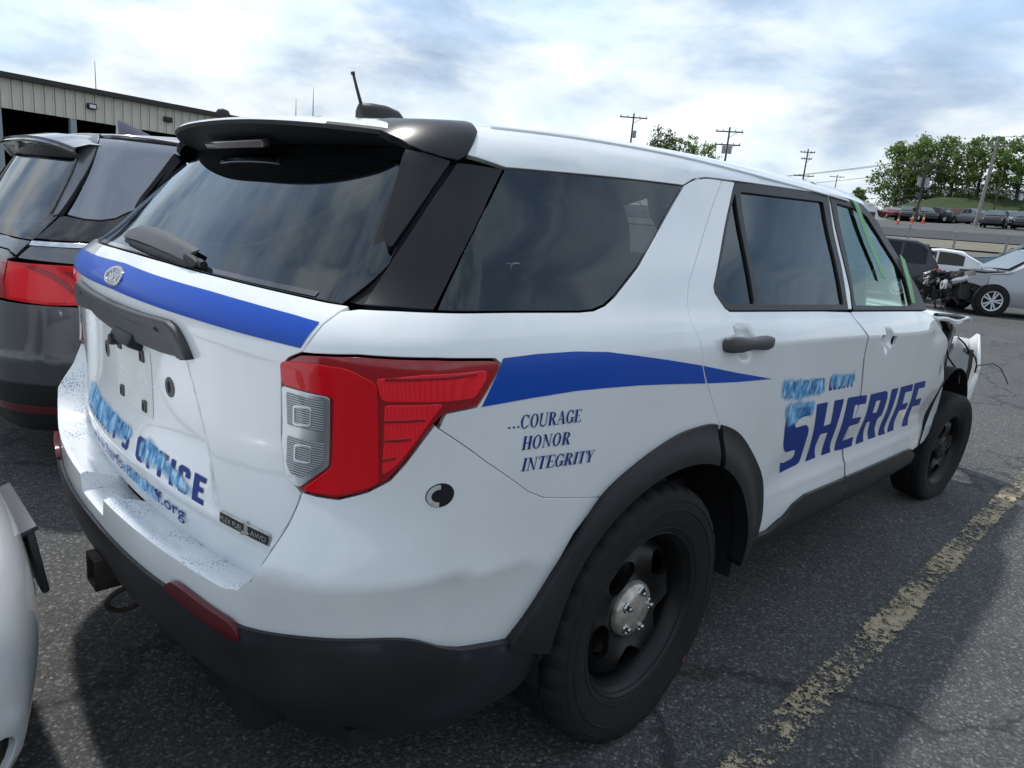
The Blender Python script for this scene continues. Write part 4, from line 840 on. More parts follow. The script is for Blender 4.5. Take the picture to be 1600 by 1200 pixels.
# wheels
def wheel(parent,c,side,tread=True,camber=0,flat=0,steer=0,seed=0,cap=True):
    """c: hub centre in the middle of the tyre, side -1 = right hand side of the car"""
    ro,rw=.383,.127; e=empty('wheel',c); e.parent=parent; e.rotation_euler=(R(camber),0,R(steer))
    y=lambda a:a*side
    # tyre: tread blocks around, grooves between
    prof=[(.232,.092),(.240,.104),(.262,.113),(.30,.1235),(.33,.1265),(.352,.123),(.366,.116),(.374,.107),(.3795,.095),(.3815,.062),(.3735,.058),(.3735,.050),(.3825,.046),(.383,.006),(.375,.003),(.375,-.003),(.383,-.006),(.3825,-.046),(.3735,-.050),(.3735,-.058),(.3815,-.062),(.3795,-.095),(.366,-.116),(.33,-.126),(.262,-.113),(.232,-.092)]
    V=[];F=[];n=140 if tread else 48;m=len(prof)
    for k in range(n):
        q=2*math.pi*k/n;lo=tread and (k%4==0)
        for j,(r,a) in enumerate(prof):
            rr=r
            if lo and r>.372: rr=r-.009 if abs(a)>.06 else r-.004
            if lo and .350<r<=.372: rr=r-.006
            x_,z_=rr*math.sin(q),rr*math.cos(q)
            if z_<-.365+flat: 
                z_=-.365+flat
            aa=a
            if z_<-.30+flat: aa=a*(1+.10*((-.30+flat-z_)/.08)**1.0) if z_<0 else a
            V.append((x_,y(aa),z_))
    for k in range(n):
        for j in range(m-1):F.append((k*m+j,((k+1)%n)*m+j,((k+1)%n)*m+j+1,k*m+j+1))
    b=MB();b.add(V,F);t=b.build('tyre',MW['tyre_rubber'],e,sharp=38)
    # raised ribs on the sidewall
    b=MB()
    for r_,a_ in ((.262,.1135),(.318,.1262),(.345,.1248)):
        b.lathe([(r_-.003,y(a_-.001)),(r_-.001,y(a_+.0015)),(r_+.001,y(a_+.0015)),(r_+.003,y(a_-.001))],72,'y')
    b.build('sidewall_rib',MW['tyre_rubber'],t)
    # rim barrel and dish
    b=MB();b.lathe([(.236,y(.100)),(.243,y(.107)),(.246,y(.106)),(.243,y(.098)),(.232,y(.094)),(.226,y(.080)),(.214,y(.062)),(.212,y(.02)),(.20,y(-.04)),(.215,y(-.09)),(.236,y(-.1))],72,'y')
    rim=b.build('rim',MW['steel_black'],e,sharp=50)
    hgt=Spl([(0,.058),(.06,.060),(.085,.056),(.11,.066),(.14,.076),(.165,.072),(.19,.056),(.208,.040),(.22,.030)])
    outer=[(.2135*math.cos(2*math.pi*i/72),.2135*math.sin(2*math.pi*i/72)) for i in range(72)]
    holes=[]
    for k in range(5):
        q=2*math.pi*(k+.5)/5+.28; h=[]
        for j in range(18):
            a=2*math.pi*j/18;u=.035*math.cos(a);v=.053*math.sin(a)*(1+.25*math.cos(a)) ;rr=.150+u;an=q+v/.150*1.0
            h.append((rr*math.cos(an),rr*math.sin(an)))
        holes.append(h)
    vo,fo,bd=fill([outer]+holes,.012,brs=.010);rr=np.hypot(vo[:,0],vo[:,1]);hh=hgt(rr)
    # lips around the holes
    for h in holes:
        hc=np.mean(h,0);d=np.min(np.linalg.norm(vo[:,None]-np.array(h)[None],axis=-1),1);hh=hh+.006*np.exp(-(d/.012)**2)
    V=[(a,y(c_),b_) for a,b_,c_ in zip(vo[:,0],vo[:,1],hh)];F=[tuple(f) for f in fo];base=len(V)
    ids=sorted({i for e_ in bd for i in e_});mp={i:k for k,i in enumerate(ids)}
    V+=[(V[i][0],V[i][1]-y(.018),V[i][2]) for i in ids]
    for a,b_ in bd:F.append((a,base+mp[a],base+mp[b_],b_))
    bb=MB();bb.add(V,F);bb.build('wheel_dish',MW['steel_black'],rim,sharp=60)
    # hub cap with nuts
    HM=MW['hub_metal'] if cap else MW['steel_black'];NM=MW['chrome'] if cap else MW['rust_black']
    b=MB();b.lathe([(.001,y(.092)),(.02,y(.092)),(.048,y(.088)),(.072,y(.080)),(.081,y(.070)),(.083,y(.056))],40,'y')
    cap_=b.build('hub_cap',HM,e,sharp=50)
    for k in range(5):
        q=2*math.pi*k/5+.2;cx,cz=.057*math.sin(q),.057*math.cos(q)
        MB().lathe([(.001,y(.100)),(.006,y(.099)),(.0085,y(.094)),(.0095,y(.078))],10,'y',(cx,0,cz)).lathe([(.012,y(.0835)),(.014,y(.087)),(.0165,y(.0835))],16,'y',(cx,0,cz)).build('wheel_nut',NM,cap_)
    # brake disc behind
    MB().lathe([(.03,y(.0)),(.165,y(.0)),(.165,y(-.02)),(.03,y(-.02))],40,'y').build('brake_disc',MW['rust_black'],e)
    return e
wr=wheel(suv,(0,-.852,.372),-1)
sy=MB();sy.lathe([(.0005,-.0011),(.010,-.001),(.011,0)],16,'y',(.245,-.1245,-.235)).build('paint_dot',mat('red_dot',(.32,.05,.045),.6),wr)
wheel(suv,(0,.852,.372),1,tread=False)
wheel(suv,(3.08,-.89,.345),-1,tread=False,camber=3,flat=.025,steer=-6,cap=False).scale=(.87,.74,.87)
wheel(suv,(3.03,.85,.372),1,tread=False)
# wheel housings, floor and inner shell (all dark)
def housing(cx,s_,x0=.48,z1=.47):
    b=MB();n=20;V=[];F=[]
    for yy in (.60,.945):
        for i in range(n+1):
            q=math.pi*1.12*i/n-.19;V.append((cx+.06+x0*math.cos(q),s_*yy,.40+z1*math.sin(q)))
    for i in range(n):F.append((i,i+1,n+2+i,n+1+i))
    F.append(tuple(range(n+1)))
    b.add(V,F);return b.build('wheel_housing',MW['seam_dark'],suv)
for s_ in (1,-1): housing(0,s_); 
housing(3.03,1)
housing(2.97,-1,.46,.43)
MB().box((1.1,0,.30),(3.9,1.6,.05)).box((-.75,0,.36),(.5,1.3,.16),bev=.03).box((1.45,-.86,.37),(1.7,.1,.1)).box((1.45,.86,.37),(1.7,.1,.1)).build('underbody',MW['seam_dark'],suv)
def liner():
    ss=np.arange(-4.3,4.31,.10);zs=[.32,.42,.52,.64,.76,.88,1.0,1.1,1.19];V=[];F=[]
    for s_ in ss:
        V.append(H.wrap(np.array([(s_,z) for z in zs]),TG if abs(s_)<.8 else None,-.065))
    V=np.concatenate(V);m=len(zs)
    for i in range(len(ss)-1):
        for j in range(m-1):
            s_=abs(ss[i]+.05);z=(zs[j]+zs[j+1])/2
            if ((s_-AC[0])/.56)**2+((z-.4)/.50)**2<1: continue
            F.append((i*m+j,(i+1)*m+j,(i+1)*m+j+1,i*m+j+1))
    mesh_obj('inner_shell',H.world(V),F,MW['interior_dark'],suv)
liner()
# inner roof lining and pillars
b=MB();V=[];F=[]
xs=np.linspace(-.56,1.9,14);ph=np.linspace(-.93,.93,11)
for x in xs: V.append(H.top(np.array([(x,p) for p in ph]),None,-.03))
V=np.concatenate(V);F=[(i*11+j,(i+1)*11+j,(i+1)*11+j+1,i*11+j+1) for i in range(13) for j in range(10)]
mesh_obj('roof_lining',H.world(V),F,mat('headliner',(.09,.09,.088),.9),suv)
# cabin floor, seats
MB().box((.62,0,.60),(2.8,1.5,.04)).box((-.60,0,.72),(.50,1.4,.3)).build('cabin_floor',MW['interior_dark'],suv)
def seat(x,y,wd=.5,heads=1):
    b=MB();b.box((x+.22,y,.74),(.5,wd,.16),bev=.04);b.box((x-.04,y,1.02),(.14,wd,.56),Matrix.Rotation(R(-12),3,'Y'),bev=.04);s=b.build('seat',MW['interior_seat'],suv,sharp=60)
    for k in range(heads):
        yy=y+(k-(heads-1)/2)*.5
        MB().box((x-.12,yy,1.41),(.09,.26,.19),Matrix.Rotation(R(-8),3,'Y'),bev=.035).tube([(x-.10,yy-.06,1.25),(x-.115,yy-.06,1.36)],.007,6).tube([(x-.10,yy+.06,1.25),(x-.115,yy+.06,1.36)],.007,6).build('headrest',MW['interior_seat'],s,sharp=60)
seat(.42,-.36);seat(.42,.36);seat(1.45,-.40);seat(1.45,.40)
# cage partition behind the front seats
b=MB();b.box((1.22,0,1.02),(.03,1.5,.62));b.tube([(1.22,-.72,1.33),(1.22,-.62,1.6),(1.22,.62,1.6),(1.22,.72,1.33)],.018,8).build('partition',MW['interior_dark'],suv)
b=MB().tube([(1.95+.19*math.sin(q)*.4,.40+.19*math.cos(q),1.10+.19*math.sin(q)) for q in np.linspace(0,6.283,20)],.014,6);b.box((2.35,0,1.06),(.45,1.5,.16),bev=.05).build('dashboard',MW['interior_dark'],suv)
# windscreen and front end
panel(H,'windscreen',[symT([(2.00,0),(1.97,.45),(1.93,.66),(2.08,.84),(2.30,1.03),(2.50,1.16),(2.62,1.1),(2.69,.7),(2.72,0)])],MW['glass_green'],suv,chart='top',off=-.004,res=.06,depth=0,gap=0)
for s_ in (1,-1):
    panel(H,'windscreen_pillar',[[(a,s_*b) for a,b in [(1.93,.66),(2.08,.84),(2.30,1.03),(2.50,1.16),(2.53,1.20),(2.32,1.09),(2.08,.91),(1.90,.74),(1.80,.84),(1.78,.80),(1.90,.62)]]],MW['gloss_black'],suv,chart='top',off=-.002,res=.05,depth=.02,gap=0)
# ------------------------------------------------------------------ ground, road, far lot and bank
def hgt(x,y):
    """terrain: flat by the cars, the lot climbs gently, then a bank up to the road and the far lot"""
    u=x+.12*y
    z=np.interp(u,[-400,1.2,3,5,12,21,26,29,33,38,69.4,79.1,96.7,105.8,900],[0,0,.04,.06,.14,.27,.40,1.0,1.95,2.5,4.05,4.95,6.01,6.66,6.66])
    k=np.clip((44-np.asarray(y,float))/8,0,1);k=k*k*(3-2*k)
    yy=np.clip((np.asarray(y,float)-31)/3,0,1);uu=np.clip((u-90)/8,0,1);z=z-1.8*yy*yy*(3-2*yy)*uu*uu*(3-2*uu)
    return z+k*np.interp(u,[105.8,107.1,114.9,135.7,182,900],[0,.46,3.7,4.5,4.8,4.8])
def asphalt_mat(name,c0,c1,stone,scale,bump,crack=True,fine=1.):
    m=bpy.data.materials.new(name);m.use_nodes=True;MATS[name]=m;t=m.node_tree;b=t.nodes['Principled BSDF'];b.inputs['Roughness'].default_value=.82;b.inputs['Specular IOR Level'].default_value=.35
    N_=t.nodes.new;L_=t.links.new;tcn=N_('ShaderNodeTexCoord');O=tcn.outputs['Object']
    def nz(sc,de,ro=.55,di=0):
        n=N_('ShaderNodeTexNoise');n.inputs['Scale'].default_value=sc;n.inputs['Detail'].default_value=de;n.inputs['Roughness'].default_value=ro;n.inputs['Distortion'].default_value=di;L_(O,n.inputs['Vector']);return n
    def rp(src,st):
        r=N_('ShaderNodeValToRGB');e=r.color_ramp.elements
        while len(e)<len(st):e.new(.5)
        for q,(p,c) in zip(e,st):q.position=p;q.color=(*c,1)
        L_(src,r.inputs[0]);return r
    def mixc(f,a,bb,bt='MIX'):
        q=N_('ShaderNodeMix');q.data_type='RGBA';q.blend_type=bt
        if isinstance(f,(int,float)):q.inputs[0].default_value=f
        else:L_(f,q.inputs[0])
        for i,v in ((6,a),(7,bb)):
            if isinstance(v,tuple):q.inputs[i].default_value=(*v,1)
            else:L_(v,q.inputs[i])
        return q.outputs[2]
    big=nz(.55,5,.6);base=rp(big.outputs[0],[(.3,c0),(.7,c1)]).outputs[0]
    v=N_('ShaderNodeTexVoronoi');v.inputs['Scale'].default_value=scale;v.inputs['Randomness'].default_value=1;L_(O,v.inputs['Vector'])
    v2=N_('ShaderNodeTexVoronoi');v2.inputs['Scale'].default_value=scale*2.3;L_(O,v2.inputs['Vector'])
    # stone colour per cell
    hs=N_('ShaderNodeSeparateColor');L_(v.outputs['Color'],hs.inputs[0])
    st=rp(hs.outputs[0],[(0,(.25,.25,.25)),(.55,(.75,.74,.72)),(.80,(1.25,1.22,1.15)),(.93,(2.2,2.17,2.1)),(1,(3.6,3.55,3.4))]).outputs[0]
    hs2=N_('ShaderNodeSeparateColor');L_(v2.outputs['Color'],hs2.inputs[0])
    st2=rp(hs2.outputs[1],[(0,(.5,.5,.5)),(.7,(1,1,1)),(.95,(1.9,1.85,1.75)),(1,(3.2,3.1,2.8))]).outputs[0]
    col=mixc(stone,base,mixc(1.,base,st,'MULTIPLY'));col=mixc(stone*.7,col,mixc(1.,col,st2,'MULTIPLY'))
    # dark binder between stones
    gap=rp(v.outputs['Distance'],[(.25,(1,1,1)),(.62,(.35,.35,.36))]).outputs[0];col=mixc(stone,col,mixc(1.,col,gap,'MULTIPLY'))
    # dirt patches
    dn=nz(2.3,6,.62,.4);dm=rp(dn.outputs[0],[(.52,(0,0,0)),(.75,(1,1,1))]).outputs[0];dk=N_('ShaderNodeMath');dk.operation='MULTIPLY';dk.inputs[1].default_value=.22;L_(dm,dk.inputs[0])
    col=mixc(dk.outputs[0],col,(.125,.124,.118))
    if crack:
        cv=N_('ShaderNodeTexVoronoi');cv.feature='DISTANCE_TO_EDGE';cv.inputs['Scale'].default_value=.42
        wob=nz(1.6,8,.65);wa=N_('ShaderNodeMixRGB');wa.blend_type='ADD';wa.inputs[0].default_value=.9;L_(O,wa.inputs[1]);L_(wob.outputs['Color'],wa.inputs[2]);L_(wa.outputs[0],cv.inputs['Vector'])
        cm=rp(cv.outputs['Distance'],[(.003,(1,1,1)),(.010,(0,0,0))]).outputs[0];ck=N_('ShaderNodeMath');ck.operation='MULTIPLY';ck.inputs[1].default_value=.8;L_(cm,ck.inputs[0])
        col=mixc(ck.outputs[0],col,(.026,.025,.023))
    L_(col,b.inputs['Base Color'])
    bp=N_('ShaderNodeBump');bp.inputs['Strength'].default_value=bump;bp.inputs['Distance'].default_value=.006;bp.invert=True
    ad=N_('ShaderNodeMath');ad.operation='MULTIPLY_ADD';ad.inputs[1].default_value=.45;L_(v2.outputs['Distance'],ad.inputs[0]);L_(v.outputs['Distance'],ad.inputs[2]);L_(ad.outputs[0],bp.inputs['Height']);L_(bp.outputs[0],b.inputs['Normal'])
    return m
asphalt_mat('asphalt_lot',(.090,.091,.092),(.118,.119,.118),.5,112,.5)
asphalt_mat('asphalt_road',(.040,.041,.045),(.050,.051,.055),.2,60,.2,crack=False)
asphalt_mat('asphalt_far',(.085,.085,.085),(.12,.118,.112),.25,40,.2,crack=False)
mat('ground_tan',(.20,.18,.135),.9,vary=(.15,.135,.10),vary_scale=.8)
mat('ground_grey',(.15,.15,.14),.9,vary=(.11,.11,.10),vary_scale=.6)
mat('grass_green',(.04,.062,.017),.9,vary=(.024,.04,.011),vary_scale=1.5)
def strip(name,u0,u1,m,y0,y1,dz=0.,nu=2,ny=40,kind='structure'):
    us=np.linspace(u0,u1,nu);ys=np.linspace(y0,y1,ny);V=[];F=[]
    for u in us:
        for y in ys:
            x=u-.12*y;V.append((x,y,float(hgt(x,y))+dz))
    for i in range(nu-1):
        for j in range(ny-1):F.append((i*ny+j,(i+1)*ny+j,(i+1)*ny+j+1,i*ny+j+1))
    o=mesh_obj(name,V,F,m,smooth=True);return tag(o,kind=kind)
strip('terrain',-300,900,MATS['ground_grey'],-500,700,-.03,nu=260,ny=30)
strip('parking_lot',-60,28.6,MATS['asphalt_lot'],-60,75,0,nu=240,ny=10)
strip('verge',28.6,33,MATS['ground_grey'],-60,120,.0,nu=8,ny=20)
strip('kerb_strip',33.4,37.4,MATS['ground_tan'],-60,120,.03,nu=5,ny=20)
strip('road',38,69.2,MATS['asphalt_road'],-80,140,.02,nu=14,ny=20)
strip('far_lot',69.4,106.3,MATS['asphalt_far'],-80,160,.02,nu=16,ny=20)
strip('grass_bank',107.3,141,MATS['grass_green'],-120,46,.06,nu=24,ny=30)
# worn yellow bay line
def line_mat():
    m=bpy.data.materials.new('worn_yellow');m.use_nodes=True;t=m.node_tree;b=t.nodes['Principled BSDF'];b.inputs['Roughness'].default_value=.85;N_=t.nodes.new;L_=t.links.new
    O=N_('ShaderNodeTexCoord').outputs['Object']
    n=N_('ShaderNodeTexNoise');n.inputs['Scale'].default_value=34;n.inputs['Detail'].default_value=8;n.inputs['Roughness'].default_value=.72;L_(O,n.inputs['Vector'])
    n2=N_('ShaderNodeTexNoise');n2.inputs['Scale'].default_value=2.6;n2.inputs['Detail'].default_value=4;L_(O,n2.inputs['Vector'])
    v=N_('ShaderNodeTexVoronoi');v.inputs['Scale'].default_value=130;L_(O,v.inputs['Vector'])
    sp=N_('ShaderNodeSeparateXYZ');L_(O,sp.inputs[0])
    e=N_('ShaderNodeMath');e.operation='ABSOLUTE';ys=N_('ShaderNodeMath');ys.operation='ADD';ys.inputs[1].default_value=1.262;L_(sp.outputs[1],ys.inputs[0]);L_(ys.outputs[0],e.inputs[0])
    em=N_('ShaderNodeMapRange');em.inputs[1].default_value=.045;em.inputs[2].default_value=.072;em.inputs[3].default_value=0;em.inputs[4].default_value=-.30;L_(e.outputs[0],em.inputs[0])
    a=N_('ShaderNodeMath');a.operation='MULTIPLY_ADD';a.inputs[1].default_value=.75;L_(n2.outputs[0],a.inputs[0]);L_(n.outputs[0],a.inputs[2])
    a2=N_('ShaderNodeMath');a2.operation='ADD';L_(a.outputs[0],a2.inputs[0]);L_(em.outputs[0],a2.inputs[1])
    a3=N_('ShaderNodeMath');a3.operation='MULTIPLY_ADD';a3.inputs[1].default_value=-.25;L_(v.outputs['Distance'],a3.inputs[0]);L_(a2.outputs[0],a3.inputs[2])
    mr=N_('ShaderNodeMapRange');mr.inputs[1].default_value=.70;mr.inputs[2].default_value=.79;L_(a3.outputs[0],mr.inputs[0]);L_(mr.outputs[0],b.inputs['Alpha'])
    r=N_('ShaderNodeValToRGB');r.color_ramp.elements[0].color=(.28,.225,.14,1);r.color_ramp.elements[1].color=(.45,.375,.25,1);r.color_ramp.elements[0].position=.35;r.color_ramp.elements[1].position=.65;L_(n.outputs[0],r.inputs[0]);L_(r.outputs[0],b.inputs['Base Color'])
    return m
LM=line_mat()
xs=np.linspace(-3,5,33);V=[];F=[]
for x in xs:
    for yy in (-1.335,-1.19):V.append((x,yy,float(hgt(x,yy))+.008))
F=[(2*i,2*i+2,2*i+3,2*i+1) for i in range(len(xs)-1)]
tag(mesh_obj('parking_line',V,F,LM),kind='structure')
for i in range(len(xs)-1): pass
# ------------------------------------------------------------------ front wreckage of the SUV
mat('wreck_dark',(.02,.02,.02),.6,vary=(.05,.045,.04),vary_scale=25)
mat('wreck_alloy',(.35,.36,.36),.45,metal=.7,vary=(.12,.12,.12),vary_scale=20)
def wreck_suv():
    b=MB();b.box((3.0,0,.62),(.6,1.2,.5),bev=.08).box((3.35,.1,.75),(.45,1.0,.35),bev=.06);b.build('engine_block',MATS['wreck_dark'],suv)
    MB().box((2.72,0,1.02),(.12,1.5,.22),bev=.03).build('bulkhead',MATS['wreck_dark'],suv)
    # inner fender apron and strut tower
    MB().box((2.95,-.62,.82),(.75,.10,.30),Matrix.Rotation(R(4),3,'Z'),.02).lathe([(.001,.15),(.09,.15),(.10,.10),(.11,-.1)],20,'z',(3.02,-.60,.86)).build('fender_apron',MATS['wreck_dark'],suv,sharp=40)
    # buckled bonnet
    V=[];F=[];nx,ny=9,9
    for i in range(nx):
        for j in range(ny):
            x=2.70+.80*i/(nx-1);y=-.86+1.72*j/(ny-1);z=1.155-.02*i/(nx-1)-.03*(abs(y)/.86)**2+.018*math.sin(i*1.1+j*.6)*(i/8)
            if j<2:z-=.02*(i/8)
            V.append((x+(.04*math.sin(j*1.7) if i==nx-1 else 0),y,z))
    F=[(i*ny+j,(i+1)*ny+j,(i+1)*ny+j+1,i*ny+j+1) for i in range(nx-1) for j in range(ny-1)]
    o=mesh_obj('bonnet',V,F,MATS['paint_white'],suv,sharp=50);so_=o.modifiers.new('s','SOLIDIFY');so_.thickness=.022;so_.offset=-1
    tag(o,'buckled bonnet sheet')
    MB().tube([(2.75,-.84,1.13),(3.1,-.85,1.115),(3.47,-.84,1.085)],.014,6).build('bonnet_frame',MATS['plastic_black'],o)
    # hanging bumper corner
    V=[];F=[];pr=[(3.56,-.93),(3.66,-.925),(3.76,-.905),(3.85,-.87),(3.92,-.81),(3.96,-.72),(3.97,-.5)];zs=[(.32,-.05),(.44,-.01),(.58,0),(.72,0),(.84,-.01),(.93,-.05)]
    for k,(x,y) in enumerate(pr):
        for z,d in zs:
            tear=.09*(k<2)*(z>.8)+.04*math.sin(k*2.1+z*9)*(k<2)
            V.append((x+d*(x-3.2)/1.0+tear*.5,y-d*.4+.01*math.sin(z*13+k),z-tear*.6-(.1 if (k==0 and z<.5) else 0)+(0.05 if k in(2,3) and z>.9 else 0)))
    m=len(zs);F=[(i*m+j,(i+1)*m+j,(i+1)*m+j+1,i*m+j+1) for i in range(len(pr)-1) for j in range(m-1)]
    o=mesh_obj('torn_bumper',V,F,MATS['paint_white'],suv,sharp=60);so_=o.modifiers.new('s','SOLIDIFY');so_.thickness=.006
    tag(o,'torn white front bumper corner')
    MB().tube([V[0],(3.60,-.88,.5),(3.63,-.88,.78),(3.68,-.86,.88)],.012,6).tube([(3.70,-.85,.86),(3.82,-.80,.86)],.02,6).build('bumper_bracket',MATS['plastic_black'],o)
    # struts, brackets and loose wires between door and wheel
    b=MB();rr=random.Random(4)
    b.box((3.34,-.78,.96),(.12,.05,.16),Matrix.Rotation(R(20),3,'Y'),.008).box((3.42,-.74,.80),(.10,.07,.22),Matrix.Rotation(R(-15),3,'Y'),.01).box((3.25,-.78,1.05),(.22,.04,.03),Matrix.Rotation(R(25),3,'Y'),.005).box((3.5,-.72,.9),(.2,.03,.12),Matrix.Rotation(R(35),3,'Y'))
    b.build('fender_bracket',MATS['plastic_black'],suv)
    MB().box((3.30,-.80,.92),(.03,.03,.22),Matrix.Rotation(R(12),3,'Y'),.004).box((3.40,-.795,.88),(.12,.02,.035),Matrix.Rotation(R(-30),3,'Y')).build('torn_bracket',MATS['wreck_alloy'],suv)
    for k in range(9):
        p=Vector((3.2+rr.uniform(0,.35),-.74+rr.uniform(-.08,.1),.95+rr.uniform(-.2,.15)));pts=[p]
        d=Vector((rr.uniform(-.3,.6),rr.uniform(-.3,.3),rr.uniform(-.8,.4)))
        for q in range(6):
            d=(d+Vector((rr.uniform(-.6,.6),rr.uniform(-.4,.4),rr.uniform(-.8,.35)))).normalized();pts.append(pts[-1]+d*.06)
        MB().tube(pts,.0055,6).build('loose_wire',MATS['rubber_black'],suv,sharp=60)
    MB().tube([(3.60,-.93,.80),(3.75,-.98,.81),(3.9,-1.0,.77),(4.02,-1.02,.70),(4.10,-1.03,.65)],.0035,5).build('loose_wire',MATS['rubber_black'],suv)
    # jagged lower splash guard by the front wheel
    MB().box((3.42,-.70,.45),(.3,.3,.25),Matrix.Rotation(R(20),3,'Y'),.03).build('splash_guard',MATS['plastic_black'],suv)
    # masking tape on the front window
    g=lambda l:[[l]]
    tm=mat('green_tape',(.18,.42,.20),.6)
    panel(H,'tape_strip',[[(3.27,1.672),(3.325,1.672),(3.40,1.42),(3.395,1.36),(3.365,1.365),(3.355,1.42)]],tm,front_door,off=.006,res=.03,depth=.001,gap=0)
    panel(H,'tape_strip',[[(3.745,1.475),(3.79,1.455),(3.70,1.262),(3.655,1.268)]],tm,front_door,off=.012,res=.03,depth=.001,gap=0)
    # deployed-looking green panel inside the cab
    MB().box((2.15,-.45,1.22),(.05,.42,.26),Matrix.Rotation(R(-15),3,'Y'),.01).build('cab_panel',mat('cab_green',(.03,.12,.05),.7),suv)
wreck_suv()
# ------------------------------------------------------------------ the dark minivan alongside
class VanHull(SuvHull):
    SH=0.; DY=2.64
    SIDE=Spl([(.2,.90),(.3,.945),(.45,.975),(.6,.985),(.8,.99),(.95,.985),(1.05,.978),(1.13,.965),(1.2,.945),(1.3,.915),(1.45,.868),(1.6,.815),(1.7,.77),(1.8,.72)])
    REAR=Spl([(.15,-.96),(.3,-1.04),(.42,-1.085),(.55,-1.10),(.68,-1.095),(.78,-1.085),(.88,-1.075),(1.0,-1.06),(1.1,-1.04),(1.16,-1.015),(1.25,-.955),(1.4,-.855),(1.55,-.755),(1.65,-.69),(1.8,-.59)])
    RC=Spl([(.2,.26),(.7,.26),(1.0,.22),(1.2,.16),(1.7,.12)])
    ROOF=Spl([(-.9,1.62),(-.6,1.665),(-.2,1.705),(.4,1.74),(1.2,1.76),(2.0,1.73),(2.5,1.66),(3,1.5)])
    WS=Spl([(.9,3.6),(1.1,3.2),(1.3,2.9),(1.5,2.55),(1.7,2.15),(1.8,1.9)])
    def world(s,p,n=None):
        q=p.copy();q[...,1]+=0  # local to the van's own origin
        return q if n is None else (q,n)
VH=VanHull();van=empty('minivan',(0,2.64,0),label='dark grey minivan parked beside the police SUV, red tail light showing',cat='minivan')
mat('van_grey',(.16,.165,.18),.34,metal=.5,coat=1,coat_r=.02,vary=(.14,.145,.16),vary_scale=60)
mat('van_dusty',(.072,.074,.082),.36,metal=.35,coat=1,coat_r=.06,vary=(.095,.098,.105),vary_scale=2.6)
mat('chrome_trim',(.75,.76,.77),.12,metal=1)
glass_mat('van_glass',(.05,.052,.06),ior=2.1); mat('van_sideglass',(.22,.24,.285),.16,coat=1,coat_r=.01)  # side glass is opaque, the sky's reflection is put into its pale base colour
VG='van_grey'
hg=[(1.030,1.645),(.985,1.56),(.90,1.42),(.84,1.27),(.79,1.155),(.735,1.075)]      # hatch gap
panel(VH,'quarter_panel',[[(.745,1.072),(.79,1.130),(1.3,1.137),(2.2,1.137),(2.2,.40),(2.25,.30)]+ell(1.75,.37,.42,.40,5,160,12)+[(1.25,.62),(1.10,.80),(1.02,.872),(1.25,.90),(1.25,1.045),(.95,1.062)]],MATS[VG],van,mirror=1,res=.05)
panel(VH,'front_side',[[(2.206,.30),(2.206,1.137),(4.9,1.10),(5.0,.8),(4.9,.3)]],MATS[VG],van,mirror=1,res=.09)
hat=[(0,1.115),(.4,1.11),(.69,1.10)]+[(.735,1.073),(.70,1.062)]+[(.66,.98),(.66,.90),(.60,.80),(.55,.66),(0,.66)]
vt=panel(VH,'hatch',[sym(hat)],MATS[VG],van,res=.05)
panel(VH,'hatch_shoulder',[sym([(0,1.165),(.5,1.160),(.783,1.150),(.74,1.083),(.69,1.106),(.4,1.117),(0,1.122)])],MATS[VG],van,res=.04,gap=.001)
panel(VH,'rear_bumper',[sym([(0,.655),(.545,.655),(.60,.79),(.65,.872),(.95,.868),(1.015,.868),(1.095,.795),(1.245,.615),(1.30,.45),(1.30,.33),(1.1,.27),(.7,.25),(0,.27)])],MATS['van_dusty'],van,res=.04,push=lambda uv:.010*np.exp(-np.abs(uv[...,1]-.62)/.05)-.02*sst(.36,.28,uv[...,1]))
panel(VH,'bumper_step',[sym([(0,.50),(.8,.50),(1.0,.49),(1.2,.46),(1.3,.44),(1.3,.34),(1.1,.275),(.7,.255),(0,.275)])],MATS['plastic_black'],van,off=.008,res=.05,gap=0)
